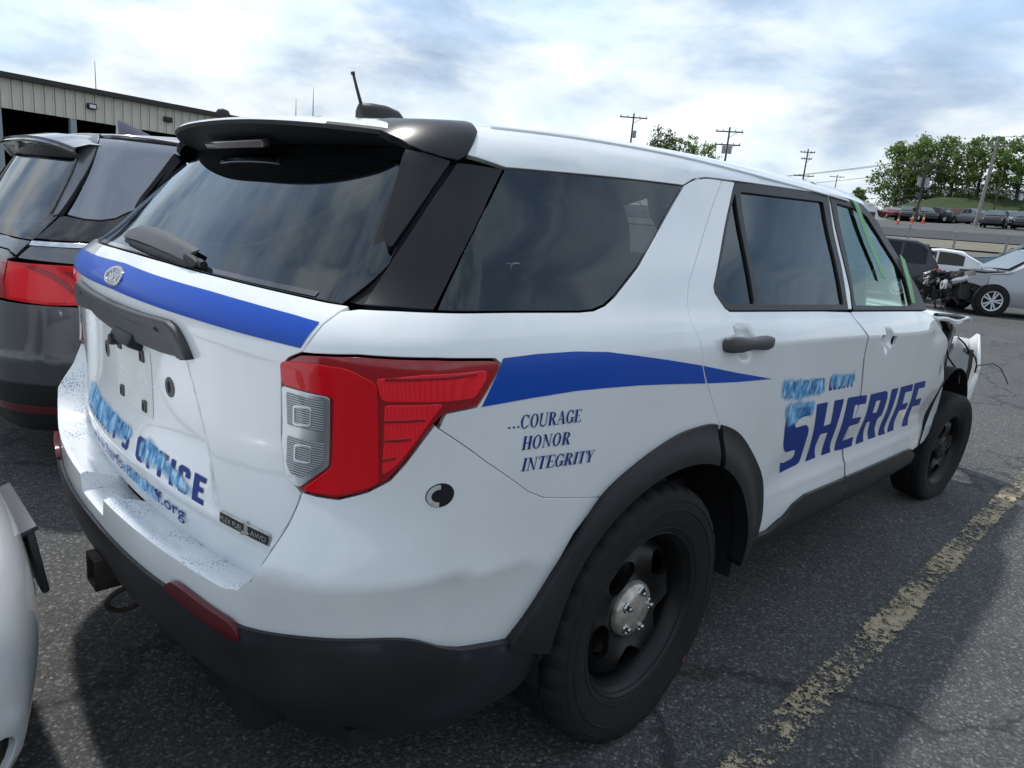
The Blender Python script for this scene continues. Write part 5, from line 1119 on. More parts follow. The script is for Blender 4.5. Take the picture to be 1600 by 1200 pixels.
for mi in (0,2):
    L0=panel(VH,'tail_lamp',[rnd([(.665,1.055),(.95,1.056),(1.245,1.042),(1.245,.905),(1.02,.880),(.85,.872),(.665,.885)],.015)],MATS['lamp_red'],van,off=.003,res=.03,depth=.03,mirror=mi,gap=.003)
    panel(VH,'lens_dark',[[(.670,1.05),(.705,1.05),(.690,.96),(.705,.89),(.670,.892)]],MATS['lamp_red_dark'],L0,off=.006,res=.03,depth=.003,mirror=mi,gap=0)
    panel(VH,'lens_bright',[rnd([(.90,1.03),(1.235,1.02),(1.235,.985),(.95,.98)],.01)],MATS['lamp_red_dark'],L0,off=.006,res=.03,depth=.003,mirror=mi,gap=0)
    panel(VH,'lens_bright',[rnd([(.72,1.035),(.80,1.04),(.93,.96),(1.235,.965),(1.235,.915),(1.0,.895),(.86,.885),(.72,.90)],.01)],MATS['lamp_red_bright'],L0,off=.0055,res=.03,depth=.003,mirror=mi,gap=0)
    panel(VH,'lens_curve',[cr([(.78,1.04),(.86,1.0),(.92,.94),(.955,.885),(.965,.888),(.935,.95),(.875,1.01),(.80,1.045)],2,True)],MATS['lamp_red_dark'],L0,off=.0075,res=.02,depth=.002,mirror=mi,gap=0)
    panel(VH,'chrome_strip',[[(.79,1.153),(1.3,1.160),(2.2,1.160),(2.2,1.140),(1.3,1.140),(.785,1.133)]],MATS['chrome_trim'],van,off=.006,res=.05,depth=.012,mirror=mi,gap=.001)
    panel(VH,'side_glass',[cr([(1.045,1.635),(1.0,1.56),(.93,1.42),(.875,1.275)],3)+[(.96,1.262),(1.03,1.262),(1.10,1.275),(1.28,1.365),(1.50,1.46),(1.50,1.640)]],MATS['van_sideglass'],van,off=0,res=.05,depth=.01,mirror=mi,gap=.003)
    panel(VH,'belt_trim',[[(.792,1.163),(.845,1.262),(.87,1.268),(.96,1.256),(1.03,1.256),(1.10,1.270),(1.28,1.358),(1.50,1.454),(1.55,1.46),(1.55,1.167)]],MATS['gloss_black'],van,off=-.002,res=.05,mirror=mi,gap=.001)
    panel(VH,'side_window',[[(1.56,1.168),(1.56,1.62),(4.0,1.62),(4.6,1.25),(4.6,1.17)]],MATS['van_glass'],van,off=-.004,res=.09,mirror=mi,gap=.002)
    # pillar blade of the hatch
    panel(VH,'hatch_pillar',[[(1.022,1.645),(.977,1.56),(.893,1.42),(.835,1.275),(.81,1.265),(.79,1.29),(.80,1.42),(.80,1.53),(.70,1.60),(.72,1.66),(.9,1.66)]],MATS[VG],van,off=.004,res=.03,depth=.03,mirror=mi,gap=.001)
    MB().tube(VH.wrap([(.803,1.275),(.805,1.35),(.812,1.45),(.80,1.53)],None,.008),.006,6).build('pillar_edge',MATS['metal_grey'],van)
panel(VH,'hatch_glass',[sym([(0,1.17),(.5,1.165),(.785,1.156),(.83,1.262),(.80,1.40),(.80,1.52),(.70,1.59),(0,1.60)])],MATS['van_glass'],van,off=-.004,res=.05,gap=.001)
rtv=VH.side2top([(1.055,1.648),(1.5,1.650),(2.2,1.655),(3.2,1.66),(3.7,1.64)],None)
panel(VH,'roof',[symT([(-.54,0),(-.54,.6),(-.545,rtv[0][1])]+rtv+[(2.1,.6),(2.15,0)])],MATS['van_roof'] if 'van_roof' in MATS else mat('van_roof',(.20,.21,.23),.3,metal=.5,coat=1,coat_r=.02),van,chart='top',res=.08)
# spoiler on the van
ys=np.linspace(-.72,.72,25);V=[]
for y in ys:
    a=abs(y)/.72;xf=-.53;xt=-.80+.12*a**2.5;zf=float(VH.ROOF(xf))-.04*y*y-.012-.04*a**8;zt=1.625-.05*a**4
    V+=[(xf,y,zf-.03),(xf,y,zf),(xf*.4+xt*.6,y,zf*.4+zt*.6+.012),(xt,y,zt),(xt+.005,y,zt-.022),(xt+.1,y,zt-.05),(xf-.02,y,zt-.06)]
F=[(i*7+j,(i+1)*7+j,(i+1)*7+j+1,i*7+j+1) for i in range(24) for j in range(6)]
mb=MB();mb.add(V,F);vsp=mb.build('spoiler',MATS['van_roof'],van,sharp=40)
MB().tube([(-.80+.12*(abs(y)/.72)**2.5-.002,y,1.602-.05*(abs(y)/.72)**4) for y in ys],.010,6).build('spoiler_lip',MATS['gloss_black'],vsp)
# fin antenna
mb=MB();V=[];F=[]
for x,wd,h in [(-.30,.034,.085),(-.29,.036,.088),(-.26,.034,.080),(-.2,.028,.052),(-.14,.018,.025),(-.09,.004,.002)]:
    z0=float(VH.ROOF(x))-.004
    V+=[(x,wd,z0),(x-.0,wd*.35,z0+h*.8),(x,0,z0+h),(x,-wd*.35,z0+h*.8),(x,-wd,z0)]
F=[(i*5+k,i*5+k+1,(i+1)*5+k+1,(i+1)*5+k) for i in range(5) for k in range(4)]+[(0,1,2,3,4)]
mb.add(V,F);mb.build('antenna_fin',mat('fin_grey',(.12,.12,.15),.4,coat=.6),van,sharp=40)
for mi in (1,-1): 
    panel(VH,'reflector',[rnd([(.60,.355),(.99,.355),(1.0,.385),(.60,.395)],.01)],MATS['reflector_red'],van,off=.012,res=.04,depth=.01,mirror=0 if mi>0 else 2,gap=0)
MB().box((1.3,0,.32),(4.2,1.7,.1)).box((1.2,0,.7),(4.0,1.75,.7)).build('inner_shell',MATS['seam_dark'],van)
MB().box((.6,0,1.1),(2.0,1.5,.5),bev=.1).build('seats',MATS['interior_dark'],van)
def copy_tree(o,parent=None,loc=None,rz=None):
    c=o.copy();COL.objects.link(c);c.parent=parent
    if loc is not None:c.location=loc
    if rz is not None:c.rotation_euler[2]=rz
    for ch in list(o.children):copy_tree(ch,c)
    return c
wl=[o for o in suv.children if o.name.startswith('wheel') and o.type=='EMPTY'];plainw=wl[1];plainR=wl[2]
for x in (.05,3.05):
    copy_tree(plainw,van,(x,.84,.372))
    q=copy_tree(plainR,van,(x,-.84,.372));q.rotation_euler=(0,0,0)
# ------------------------------------------------------------------ white car nosed up behind
class NoseHull(Hull):
    XS,YS,L=-.55,.5,.5
    SIDE=Spl([(.15,.80),(.3,.86),(.5,.89),(.7,.895),(.85,.87),(.95,.84)])
    NOSE=Spl([(.12,-.90),(.22,-1.0),(.32,-1.05),(.42,-1.07),(.52,-1.065),(.62,-1.04),(.70,-1.0),(.76,-.93),(.82,-.72),(.9,-.35),(1.0,.2)])
    def F(s,p,P):
        x,y,z=p[...,0],np.abs(p[...,1]),p[...,2]
        r=s.NOSE(z)+.26*y**2.3
        f=rmax((r-x)*.8,(y-s.SIDE(z)+.02*np.maximum(.3-x,0))*.95,.22)
        return rmax(f,z-(.80+.10*np.clip(x+.8,0,1.6)-.05*y*y),.06)
NH=NoseHull();wc=empty('white_car',(-2.325,.20,0),math.pi,label='white car nosed up behind the police SUV, black plate holder on its bumper',cat='car')
def fogp(uv):
    s,z=uv[...,0],uv[...,1];q=((s+.74)/.11)**2+((z-.36)/.085)**2;q2=((s-.74)/.11)**2+((z-.36)/.085)**2
    return .006*np.exp(-((np.sqrt(np.minimum(q,q2))-1.12)/.16)**2)
fog=lambda sg:[(sg*.74+.10*math.cos(2*math.pi*i/24),.36+.075*math.sin(2*math.pi*i/24)) for i in range(24)]
grl=rnd([(-.42,.20),(.42,.20),(.48,.30),(-.48,.30)],.03)
fas=panel(NH,'front_bumper',[sym([(0,.70),(.4,.70),(.62,.69),(.80,.68),(1.0,.66),(1.25,.62),(1.30,.5),(1.26,.35),(1.2,.2),(.9,.16),(.5,.15),(0,.15)]),fog(1),fog(-1),grl],MATS['paint_white'],wc,res=.035,push=fogp)
for sg in (1,-1):
    panel(NH,'fog_recess',[fog(sg)],MATS['gloss_black'],wc,off=-.03,res=.03,depth=0,gap=-.01)
panel(NH,'lower_grille',[grl],MATS['seam_dark'],wc,off=-.03,res=.05,depth=0,gap=-.01)
panel(NH,'bonnet',[symT([(-1.0,0),(-.95,.5),(-.80,.9),(-.5,1.15),(.1,1.2),(.9,1.2),(.9,0)])] if False else [sym([(0,.706),(.4,.706),(.62,.697),(.70,.70),(.70,.775),(.4,.80),(0,.805)])],MATS['paint_white'],wc,res=.04)
MB().box((-1.085,-.0,.475),(.018,.33,.18),Matrix.Rotation(R(8),3,'Y'),.006).box((-1.065,-.0,.565),(.05,.34,.014),Matrix.Rotation(R(20),3,'Y'),.004).build('plate_holder',MATS['plastic_grey'],wc,sharp=40)
V=[];F=[]
for x in np.linspace(-.72,.9,8):
    for y in np.linspace(-.80,.80,11):V.append((x,y,.815+.11*(x+.72)/1.6-.06*(y/.8)**2-(.05 if abs(y)>.75 else 0)))
F=[(i*11+j,(i+1)*11+j,(i+1)*11+j+1,i*11+j+1) for i in range(7) for j in range(10)]
mesh_obj('bonnet_top',V,F,MATS['paint_white'],wc)
for sg in (1,-1):
    panel(NH,'front_wing',[[(sg*1.255,.62),(sg*1.255,.70),(sg*1.25,.80),(sg*2.6,.86),(sg*2.6,.3),(sg*2.2,.3),(sg*2.12,.5),(sg*1.95,.64),(sg*1.75,.68),(sg*1.5,.64),(sg*1.33,.5)]],MATS['paint_white'],wc,res=.06)
    panel(NH,'headlamp',[rnd([(sg*.62,.708),(sg*.80,.695),(sg*1.1,.68),(sg*1.24,.675),(sg*1.24,.76),(sg*1.0,.785),(sg*.72,.775)],.02)],MATS['lamp_clear'],wc,off=.002,res=.04)
b=MB();prof=[(.9,.90),(1.7,1.38),(2.9,1.44),(4.0,1.25),(4.55,.95),(4.6,.4),(.9,.35)]
b.prism(prof,-.86,.86,lambda p:(p[0],p[2]*(1-.22*max(0,(p[1]-.9)/.5)),p[1]));b.build('cabin',MATS['paint_white'],wc)
b=MB();b.prism([(1.02,.95),(1.70,1.34),(2.85,1.40),(3.7,1.24),(3.9,1.0)],-.87,.87,lambda p:(p[0],p[2]*(1-.22*max(0,(p[1]-.9)/.5)),p[1]));b.build('side_windows',MATS['gloss_black'],wc)
MB().box((1.6,0,.35),(5,1.5,.2)).build('underbody',MATS['seam_dark'],wc)
for x in (-.0,2.75):
    copy_tree(plainw,wc,(x,.76,.34));q=copy_tree(plainR,wc,(x,-.76,.34));q.rotation_euler=(0,0,0)
# ------------------------------------------------------------------ background cars
PAINT={}
def paint(name,c,metal=.3):
    if name not in PAINT: PAINT[name]=mat('paint_'+name,c,.35,metal=metal*.5,coat=.5,coat_r=.05)
    return PAINT[name]
glass_mat('far_glass',(.05,.055,.06),ior=1.5);mat('far_screen',(.05,.075,.072),.12,coat=1,coat_r=.02)
mat('alloy',(.60,.61,.62),.35,metal=.35);mat('lamp_white',(.6,.62,.64),.15,coat=1)
FARWHEEL={}
def far_wheel(par,x,y,r,sd,spokes=0):
    key=(r,sd,spokes)
    if key not in FARWHEEL:
        b=MB().lathe([(r*.66,sd*.09),(r*.72,sd*.10),(r*.93,sd*.10),(r,sd*.08),(r,-sd*.08),(r*.9,-sd*.1),(r*.5,-sd*.1)],28,'y');t=bpy.data.meshes.new('tyre');t.from_pydata(b.v,[],b.f);t.materials.append(MATS['tyre_rubber'])
        b=MB()
        if spokes:
            b.lathe([(r*.60,sd*.085),(r*.68,sd*.095),(r*.69,sd*.07),(r*.6,sd*.05)],32,'y').lathe([(.001,sd*.088),(r*.12,sd*.086),(r*.16,sd*.06)],16,'y')
            for k in range(spokes):
                q=2*math.pi*k/spokes+(.12 if k%2 else -.12)
                M3=Matrix.Rotation(q,3,'Y');b.box(M3@Vector((0,sd*.078,r*.38)),(r*.10,.02,r*.56),M3)
        else: b.lathe([(.001,sd*.07),(r*.3,sd*.085),(r*.5,sd*.06),(r*.66,sd*.088),(r*.68,sd*.07)],20,'y')
        m=bpy.data.meshes.new('rim');m.from_pydata(b.v,[],b.f);m.materials.append(MATS['alloy'])
        b=MB().lathe([(.001,sd*.066),(r*.64,sd*.066)],20,'y');k=bpy.data.meshes.new('wheel_back');k.from_pydata(b.v,[],b.f);k.materials.append(MATS['seam_dark'])
        FARWHEEL[key]=(t,m,k)
    e=empty('wheel',(x,y,r));e.parent=par
    for n,d in zip(('tyre','rim','wheel_back'),FARWHEEL[key]):
        o=bpy.data.objects.new(n,d);COL.objects.link(o);o.parent=e
    return e
def car(name,label,cat,loc,head,pm,top,belt=.95,L=4.6,W=1.86,group=None,glass='far_glass',wr=.34,wx=(-1.35,1.40),bed=None,spokes=0,tail=True,nose_cut=None,screen='far_screen'):
    """top: (x,z) roofline from tail to nose; x forward. Parts: body, glass areas, lamps, wheels"""
    e=empty(name,loc,head,label,cat,group);tx,tz=zip(*top);x0,x1=-L/2,L/2
    if nose_cut:x1=nose_cut
    xs=sorted(set(np.round(np.concatenate([np.linspace(x0,x1,25),[t for t in tx if x0<=t<=x1]]),3)));hw=W/2
    zt=lambda x:float(np.interp(x,tx,tz))
    V=[];m=8
    for x in xs:
        t=zt(x);e_=min(1,max(0,(x-x0)/.35),1) if x<0 else min(1,(L/2-x)/.45)
        pw=hw*(.80+.20*math.sqrt(max(e_,0)))  # plan rounding
        b=min(belt,t-.02);g=max(0,t-belt)
        wt=pw-.42*g*.62
        lo=.24+ .10*(1-min(1,(x-x0)/.4)) if x<0 else .24+.08*(1-min(1,(L/2-x)/.4))
        V+=[(x,pw*.93,lo),(x,pw,lo+.14),(x,pw*1.0,.62),(x,pw*.985,b-.05),(x,pw*.965,b),(x,wt,t-.03*min(1,g*4)),(x,wt-.10,t+.012*min(1,g*4)),(x,0,t+.035)]
    n=len(xs);V2=V+[(a,-b,c) for a,b,c in V];off=len(V);F=[]
    for i in range(n-1):
        for j in range(m-1):
            F.append((i*m+j,(i+1)*m+j,(i+1)*m+j+1,i*m+j+1));F.append((off+i*m+j,off+i*m+j+1,off+(i+1)*m+j+1,off+(i+1)*m+j))
    for i in(0,n-1):F.append(tuple(i*m+j for j in range(m))+tuple(off+i*m+j for j in range(m-1,-1,-1)))
    b=MB();b.add(V2,F);body=b.build('body',pm,e,sharp=32)
    body.data.set_sharp_from_angle(angle=R(40))
    # side glass, one pane per door, following the body side
    gx=[x for x in np.linspace(x0,x1,80) if zt(x)-belt>.33]
    if gx:
        a,c=gx[0]+.06,gx[-1]-.06
        def side_pt(x,f,sg,o=.006):
            t=zt(x);e_=min(1,max(0,(x-x0)/.35)) if x<0 else min(1,(L/2-x)/.45);pw=hw*(.80+.20*math.sqrt(max(e_,0)));wt=pw-.42*(t-belt)*.62
            zb,zz=belt+.025,t-.075;f0=(zb+(zz-zb)*f-belt)/(t-.03-belt);y=pw*.965+(wt-pw*.965)*f0
            return (x,sg*(y+o),zb+(zz-zb)*f)
        cuts=[a,a+(c-a)*.26,a+(c-a)*.62,c] if c-a>1.6 else [a,(a+c)/2,c]
        for sg in(1,-1):
            for k in range(len(cuts)-1):
                p,q=cuts[k]+.03,cuts[k+1]-.03
                # lean the end edges with the roofline
                px=[p,p+(q-p)*.33,p+(q-p)*.66,q];P=[side_pt(x,0,sg) for x in px]+[side_pt(x,1,sg) for x in px[::-1]]
                o=mesh_obj('side_window',P,[tuple(range(8)) if sg<0 else tuple(range(8))[::-1]],MATS[glass],e,smooth=False)
        # front and rear screens
        for nm,ends in(('windscreen',[(x,z) for x,z in top if x>0]),('rear_window',[(x,z) for x,z in top if x<0][::-1])):
            s=[(x,z) for x,z in ends if z>belt-.01]
            if len(s)<2: continue
            s=sorted(s,key=lambda q:q[1]);(xa,za),(xb,zb)=s[0],s[-1]
            cand=[(x,z) for x,z in s if z>belt+.38]
            if cand: xb,zb=(min(cand) if nm=='rear_window' else max(cand))
            if abs(xb-xa)<.02 and zb-za<.2: continue
            f=lambda t_,sg:(xa+(xb-xa)*t_,sg*((hw*.90)-.42*.62*(zt(xa+(xb-xa)*t_)-belt)),za+(zb-za)*t_+.045)
            nx_=(.02 if nm=='windscreen' else -.02)
            P=[f(.10,1),f(.10,-1),f(.90,-1),f(.90,1)]
            P=[(x+nx_,y*.93,z) for x,y,z in P]
            o=mesh_obj(nm,P,[(0,1,2,3) if nm=='windscreen' else (3,2,1,0)],MATS[screen if nm=='windscreen' else glass],e,smooth=False)
    # lamps, bumpers, plate band
    if not nose_cut:
        for sg in(1,-1): MB().box((L/2-.16,sg*hw*.70,.70),(.18,.34,.13),Matrix.Rotation(sg*R(-24),3,'Z'),.03).build('headlamp',MATS['lamp_white'],e)
        MB().box((L/2-.03,0,.60),(.10,W*.52,.22),bev=.03).build('grille',MATS['gloss_black'],e)
        MB().box((L/2-.05,0,.34),(.16,W*.82,.16),bev=.04).build('front_bumper',MATS['plastic_black'],e)
    if tail:
        for sg in(1,-1): MB().box((x0+.10,sg*hw*.78,.86),(.20,.26,.17),Matrix.Rotation(sg*R(20),3,'Z'),.03).build('tail_lamp',MATS['lamp_red_bright'],e)
        MB().box((x0+.05,0,.38),(.16,W*.84,.18),bev=.04).build('rear_bumper',MATS['plastic_black'],e)
    for wxx in wx:
        for sg in(1,-1):
            MB().lathe([(.001,sg*.004),(wr*1.15,sg*.006),(wr*1.15,-sg*.1)],24,'y',(wxx,sg*hw,wr)).build('wheel_arch',MATS['seam_dark'],e)
            far_wheel(e,wxx,sg*(hw-.055),wr,sg,spokes)
    return e
SUVT=[(-2.3,.72),(-2.26,.98),(-2.12,1.22),(-1.85,1.58),(-1.6,1.66),(-.3,1.70),(.25,1.64),(1.05,1.10),(1.2,1.04),(2.05,.92),(2.24,.78),(2.3,.55)]
SEDT=[(-2.3,.70),(-2.22,.95),(-1.6,1.02),(-.95,1.36),(-.2,1.44),(.35,1.40),(1.15,1.0),(1.3,.96),(2.1,.80),(2.25,.70),(2.3,.5)]
PICK=[(-2.75,.80),(-2.74,1.02),(-.85,1.04),(-.8,1.55),(-.6,1.72),(.3,1.74),(.55,1.68),(1.25,1.18),(1.4,1.12),(2.55,1.05),(2.72,.9),(2.75,.55)]
Z=lambda x,y:float(hgt(x,y))
KF=1.3
def FS(x,y):
    return (-1.554+KF*(x+1.554),-1.887+KF*(y+1.887)) if x>40 else (x,y)
FZ=lambda z:1.412+KF*(z-1.412)
def placed(x,y):
    x,y=FS(x,y); return (x,y,Z(x,y)+.02)
# the parked cars beyond the wreck
car('parked_suv','charcoal SUV with red tail light parked behind the wrecked silver car','SUV',placed(20.6,6.1),R(110),paint('charcoal',(.030,.032,.038)),SUVT,belt=1.0)
car('parked_hatchback','low white car parked between the charcoal SUV and the wrecked silver car','car',placed(24.0,4.35),R(-78),paint('white',(.78,.79,.79),0),SEDT,belt=.95,screen='far_screen')
car('parked_wagon','pale teal car with black roof spoiler, only its roof showing behind the silver car','car',placed(27.2,2.5),R(-80)+math.pi,paint('teal',(.14,.22,.26)),[(a,b-.0) for a,b in SUVT],belt=1.0)
# the wrecked silver car
sv_loc=placed(18.62,1.95);sv_head=R(126)
silver=car('wrecked_car','silver car with its front torn off and the engine exposed','car',(0,0,0),0,paint('silver',(.40,.41,.43),.6),SUVT,belt=1.0,spokes=10,nose_cut=1.55,wr=.355,screen='far_screen')
fwx=1.40
silver.location=(sv_loc[0]-math.cos(sv_head)*fwx+math.sin(sv_head)*.85,sv_loc[1]-math.sin(sv_head)*fwx-math.cos(sv_head)*.85,sv_loc[2]);silver.rotation_euler[2]=sv_head
def wreck(e):
    rr=random.Random(11)
    # wings either side of the empty engine bay
    for sg in(1,-1):
        P=[(1.50,.97),(1.75,.955),(1.98,.90),(2.05,.82),(1.98,.74),(1.86,.73)]+[(1.40+.43*math.cos(R(a)),.355+.43*math.sin(R(a))) for a in range(50,101,10)]+[(1.30,.60),(1.30,1.0)]
        MB().prism(P,0,.03,lambda p,sg=sg:(p[0],sg*(.90-p[2]),p[1])).build('front_wing',PAINT['silver'],e)
    b=MB();b.box((1.75,0,.55),(.55,1.35,.5),bev=.06);b.box((1.95,.1,.75),(.3,.9,.3),bev=.05);b.build('engine',MATS['wreck_dark'],e)
    mats=[MATS['wreck_dark'],MATS['rubber_black'],MATS['wreck_alloy'],MATS['plastic_black'],MATS['rust_black']]
    for k in range(46):
        c=Vector((rr.uniform(1.7,2.45),rr.uniform(-.75,.75),rr.uniform(.22,.92)));d=[rr.uniform(.05,.24) for _ in range(3)]
        Mx=Matrix.Rotation(rr.uniform(0,3),3,'X')@Matrix.Rotation(rr.uniform(0,3),3,'Z')
        MB().box(c,d,Mx,.01).build('engine_part',mats[rr.choice([0,0,0,1,3,3,4,4,2])],e)
    for k in range(26):
        p=Vector((rr.uniform(1.8,2.4),rr.uniform(-.75,.75),rr.uniform(.35,.95)));pts=[p];d=Vector((.5,0,-.3))
        for q in range(6):
            d=(d+Vector((rr.uniform(-.8,.8),rr.uniform(-.8,.8),rr.uniform(-.9,.5)))).normalized();pts.append(pts[-1]+d*.09)
        MB().tube(pts,rr.choice([.008,.012,.02]),5).build('hose',mats[rr.choice([1,1,3,2])],e)
    # pale crash brackets and broken lamps
    for y,z in((.62,.62),(-.50,.66)):
        MB().lathe([(.05,.0),(.11,.0),(.11,.03),(.05,.03)],12,'x',(2.42,y,z)).box((2.40,y+.10,z+.02),(.03,.08,.22),bev=.006).box((2.35,y-.09,z+.06),(.03,.05,.16),Matrix.Rotation(.5,3,'X'),.006).build('crash_bracket',MATS['wreck_white'] if 'wreck_white' in MATS else mat('wreck_white',(.55,.56,.56),.5),e)
    MB().box((2.12,.74,.78),(.36,.13,.14),Matrix.Rotation(R(-18),3,'Z')@Matrix.Rotation(R(24),3,'Y'),.03).build('broken_headlamp',MATS['lamp_chrome'],e)
    MB().box((2.30,-.72,.82),(.26,.12,.15),Matrix.Rotation(R(30),3,'Z')@Matrix.Rotation(R(20),3,'Y'),.03).build('broken_headlamp',MATS['lamp_chrome'],e)
    MB().box((1.85,-.45,.93),(.30,.36,.05),bev=.01).build('battery_tray',MATS['wreck_white'],e)
    # black cowl under the screen
    MB().box((1.35,0,1.035),(.42,1.5,.045),Matrix.Rotation(R(6),3,'Y'),.01).build('cowl',MATS['plastic_black'],e)
    MB().tube([(1.25,.55,1.08),(1.05,.1,1.15)],.012,5).tube([(1.3,-.1,1.08),(1.15,-.5,1.13)],.012,5).build('wiper',MATS['rubber_black'],e)
    # inspection papers behind the glass
    for x,y,z,w_,h_ in((.66,.58,1.37,.16,.09),(.92,.42,1.20,.20,.12)):
        MB().box((x+.02,y,z+.05),(.012,w_,h_),Matrix.Rotation(R(-56),3,'Y')).build('windscreen_note',MATS['plate_white'],e)
wreck(silver)
# far lot
FG='cars in the lot beyond the road'
dk=paint('black',(.012,.012,.014));dg=paint('darkgrey',(.05,.052,.056))
car('parked_suv','red car parked beside the white lorry beyond the road','car',placed(74.6,22.4),R(212),paint('red',(.20,.012,.02)),SEDT,group=FG)
car('parked_suv','grey car parked between the red car and the traffic cones','car',placed(74.2,20.9),R(195),dg,SUVT,belt=1.0,group=FG)
car('parked_suv','black SUV parked right behind the traffic cones','SUV',placed(72.2,18.9),R(215),dk,SUVT,belt=1.0,group=FG)
car('parked_suv','dark SUV parked to the right of the one behind the cones','SUV',placed(74.2,18.0),R(245),paint('navy',(.03,.034,.045)),SUVT,belt=1.0,group=FG)
car('pickup_truck','grey pickup truck standing alone by the retaining wall','pickup',placed(73.0,15.1),R(232),paint('gunmetal',(.12,.13,.15)),PICK,L=5.5,W=1.95,belt=1.12,group=FG,wx=(-1.7,1.75),wr=.38)
car('parked_suv','black SUV, the left one of the near pair in the far lot','SUV',placed(60.3,10.75),R(186),dk,SUVT,belt=1.0,group=FG)
car('parked_suv','black SUV, the right one of the near pair in the far lot','SUV',placed(60.5,8.9),R(186),dk,SUVT,belt=1.0,group=FG)
car('parked_suv','pale blue grey car behind the near pair of black SUVs','SUV',placed(66.8,11.2),R(192),paint('paleblue',(.22,.26,.30)),SUVT,belt=1.0,group=FG)
car('parked_suv','silver car at the right edge beyond the road','car',placed(63.0,7.9),R(190),PAINT['silver'],SEDT,group=FG)
# lorry
def lorry():
    x,y=97.2,34.6;e=empty('lorry',(x,y,Z(x,y)),R(-84),'white semi lorry with box trailer parked left of the trees','lorry')
    wm=MATS['paint_white']
    MB().box((-3.6,0,2.55),(9.5,2.5,2.7),bev=.04).build('trailer',mat('trailer_white',(.62,.64,.66),.5,vary=(.5,.52,.54),vary_scale=2),e)
    MB().prism([(1.5,.8),(3.4,.8),(5.2,.9),(5.3,1.6),(3.6,1.85),(3.1,2.9),(2.3,3.6),(1.5,3.8)],-1.2,1.2,lambda p:(p[0],p[2],p[1])).build('cab',wm,e)
    for sg in(1,-1):MB().box((2.75,sg*1.21,2.15),(.75,.03,.65)).build('cab_window',MATS['far_glass'],e)
    MB().box((3.36,0,2.4),(.04,2.1,.8),Matrix.Rotation(R(-25),3,'Y')).build('windscreen',MATS['far_glass'],e)
    MB().box((5.28,0,1.2),(.06,1.6,.7)).build('grille',MATS['chrome_trim'],e)
    for wx_ in(4.4,1.6,.6,-6.5,-7.6):
        for sg in(1,-1):far_wheel(e,wx_,sg*1.05,.5,sg)
lorry()
# cones
def cone(x,y,lab,h=.75):
    e=empty('traffic_cone',placed(x,y),0,lab,'cone','traffic cones by the far lot entrance')
    MB().box((0,0,.02),(.38,.38,.04),bev=.01).lathe([(.15,.04),(.03,h),(.001,h)],16,'z').build('cone_body',mat('cone_orange',(.65,.10,.03),.6) if 'cone_orange' not in MATS else MATS['cone_orange'],e)
    MB().lathe([(.105,h*.45),(.078,h*.65)],16,'z').build('reflective_band',MATS['lamp_white'],e)
cone(55.8,15.9,'small orange traffic cone standing alone on the far roadside')
cone(60.0,16.2,'orange traffic cone left of the utility pole foot',.95);cone(60.0,15.4,'orange traffic cone right of the utility pole foot',.95)
# ------------------------------------------------------------------ poles and wires
mat('pole_wood',(.10,.088,.076),.9,vary=(.06,.05,.042),vary_scale=3);mat('pole_pale',(.30,.28,.25),.9);mat('wire_dark',(.02,.02,.022),.6);mat('transformer_grey',(.32,.34,.36),.5)
POLET={}
def pole(x,y,top,lab,r=.15,arms=((0,2.6),),lean=0,m='pole_wood',trans=0,az=1.0,insul=True):
    z0=Z(x,y);e=empty('utility_pole',(x,y,z0),az,lab,'utility pole','utility poles along the road');h=top-z0
    MB().tube([(0,0,-.2),(0,lean*.5,h*.5),(0,lean,h)],[r,r*.85,r*.65],10).build('pole',MATS[m],e)
    for dz,w_ in arms:
        a=MB().box((.14,lean,h-.5-dz),(.12,w_,.14)).tube([(.12,lean-w_*.3,h-.55-dz),(.12,lean,h-1.2-dz)],.03,5).build('cross_arm',MATS[m],e)
        for k in(-.46,-.22,.22,.46):MB().lathe([(.03,0),(.07,.05),(.04,.12),(.07,.17),(.001,.24)],8,'z',(.14,lean+k*w_,h-.43-dz)).build('insulator',MATS['transformer_grey'],a)
    for k in range(trans):
        MB().lathe([(.001,.5),(.22,.48),(.24,.4),(.24,-.4),(.001,-.45)],14,'z',(.1,(-.36,.36)[k],h-2.6)).build('transformer',MATS['transformer_grey'],e)
    return e
P1,P2,P3,P4,P5,P6,P7=[(*FS(a,b),FZ(c)) for a,b,c in((58.3,43.2,13.3),(59.2,32.8,11.8),(85.2,36.7,13.4),(137.8,53.6,15.9),(67.6,18.2,10.1),(62.85,12.5,11.1),(71.9,13.4,9.9))]
pole(*P1,'utility pole with one cross arm, leftmost above the SUV roof',arms=((0,3.6),),az=R(40),trans=1)
pole(*P2,'utility pole with two cross arms and a pair of transformers above the SUV roof',arms=((0,3.2),(1.5,3.0)),az=R(30),trans=2)
pole(*P3,'thin far utility pole with several arms left of the trees',arms=((0,2.2),(1.0,1.6),(3.6,3.0)),az=R(26))
pole(*P4,'smallest and farthest utility pole just left of the trees',arms=((0,3.4),),az=R(22))
pole(*P5,'dark utility pole with wide arms in front of the trees',arms=((.2,4.2),(.9,4.2)),az=R(16),trans=2)
pole(*P6,'pale leaning utility pole in front of the trees',arms=((.4,2.2),),az=R(20),lean=-.25,m='pole_pale',r=.18)
pole(*P7,'thin dark pole standing on the bank behind the pale pole',arms=(),az=R(80),r=.10)
def wire(a,b,sag,lab,r=.022):
    pts=[(a[0]+(b[0]-a[0])*t,a[1]+(b[1]-a[1])*t,a[2]+(b[2]-a[2])*t-4*sag*t*(1-t)) for t in np.linspace(0,1,17)]
    o=MB().tube(pts,r,5).build('overhead_wire',MATS['wire_dark'],None,sharp=60);tag(o,lab,'wire','overhead wires between the poles')
wl_='overhead wire strung between the poles left of and across the trees'
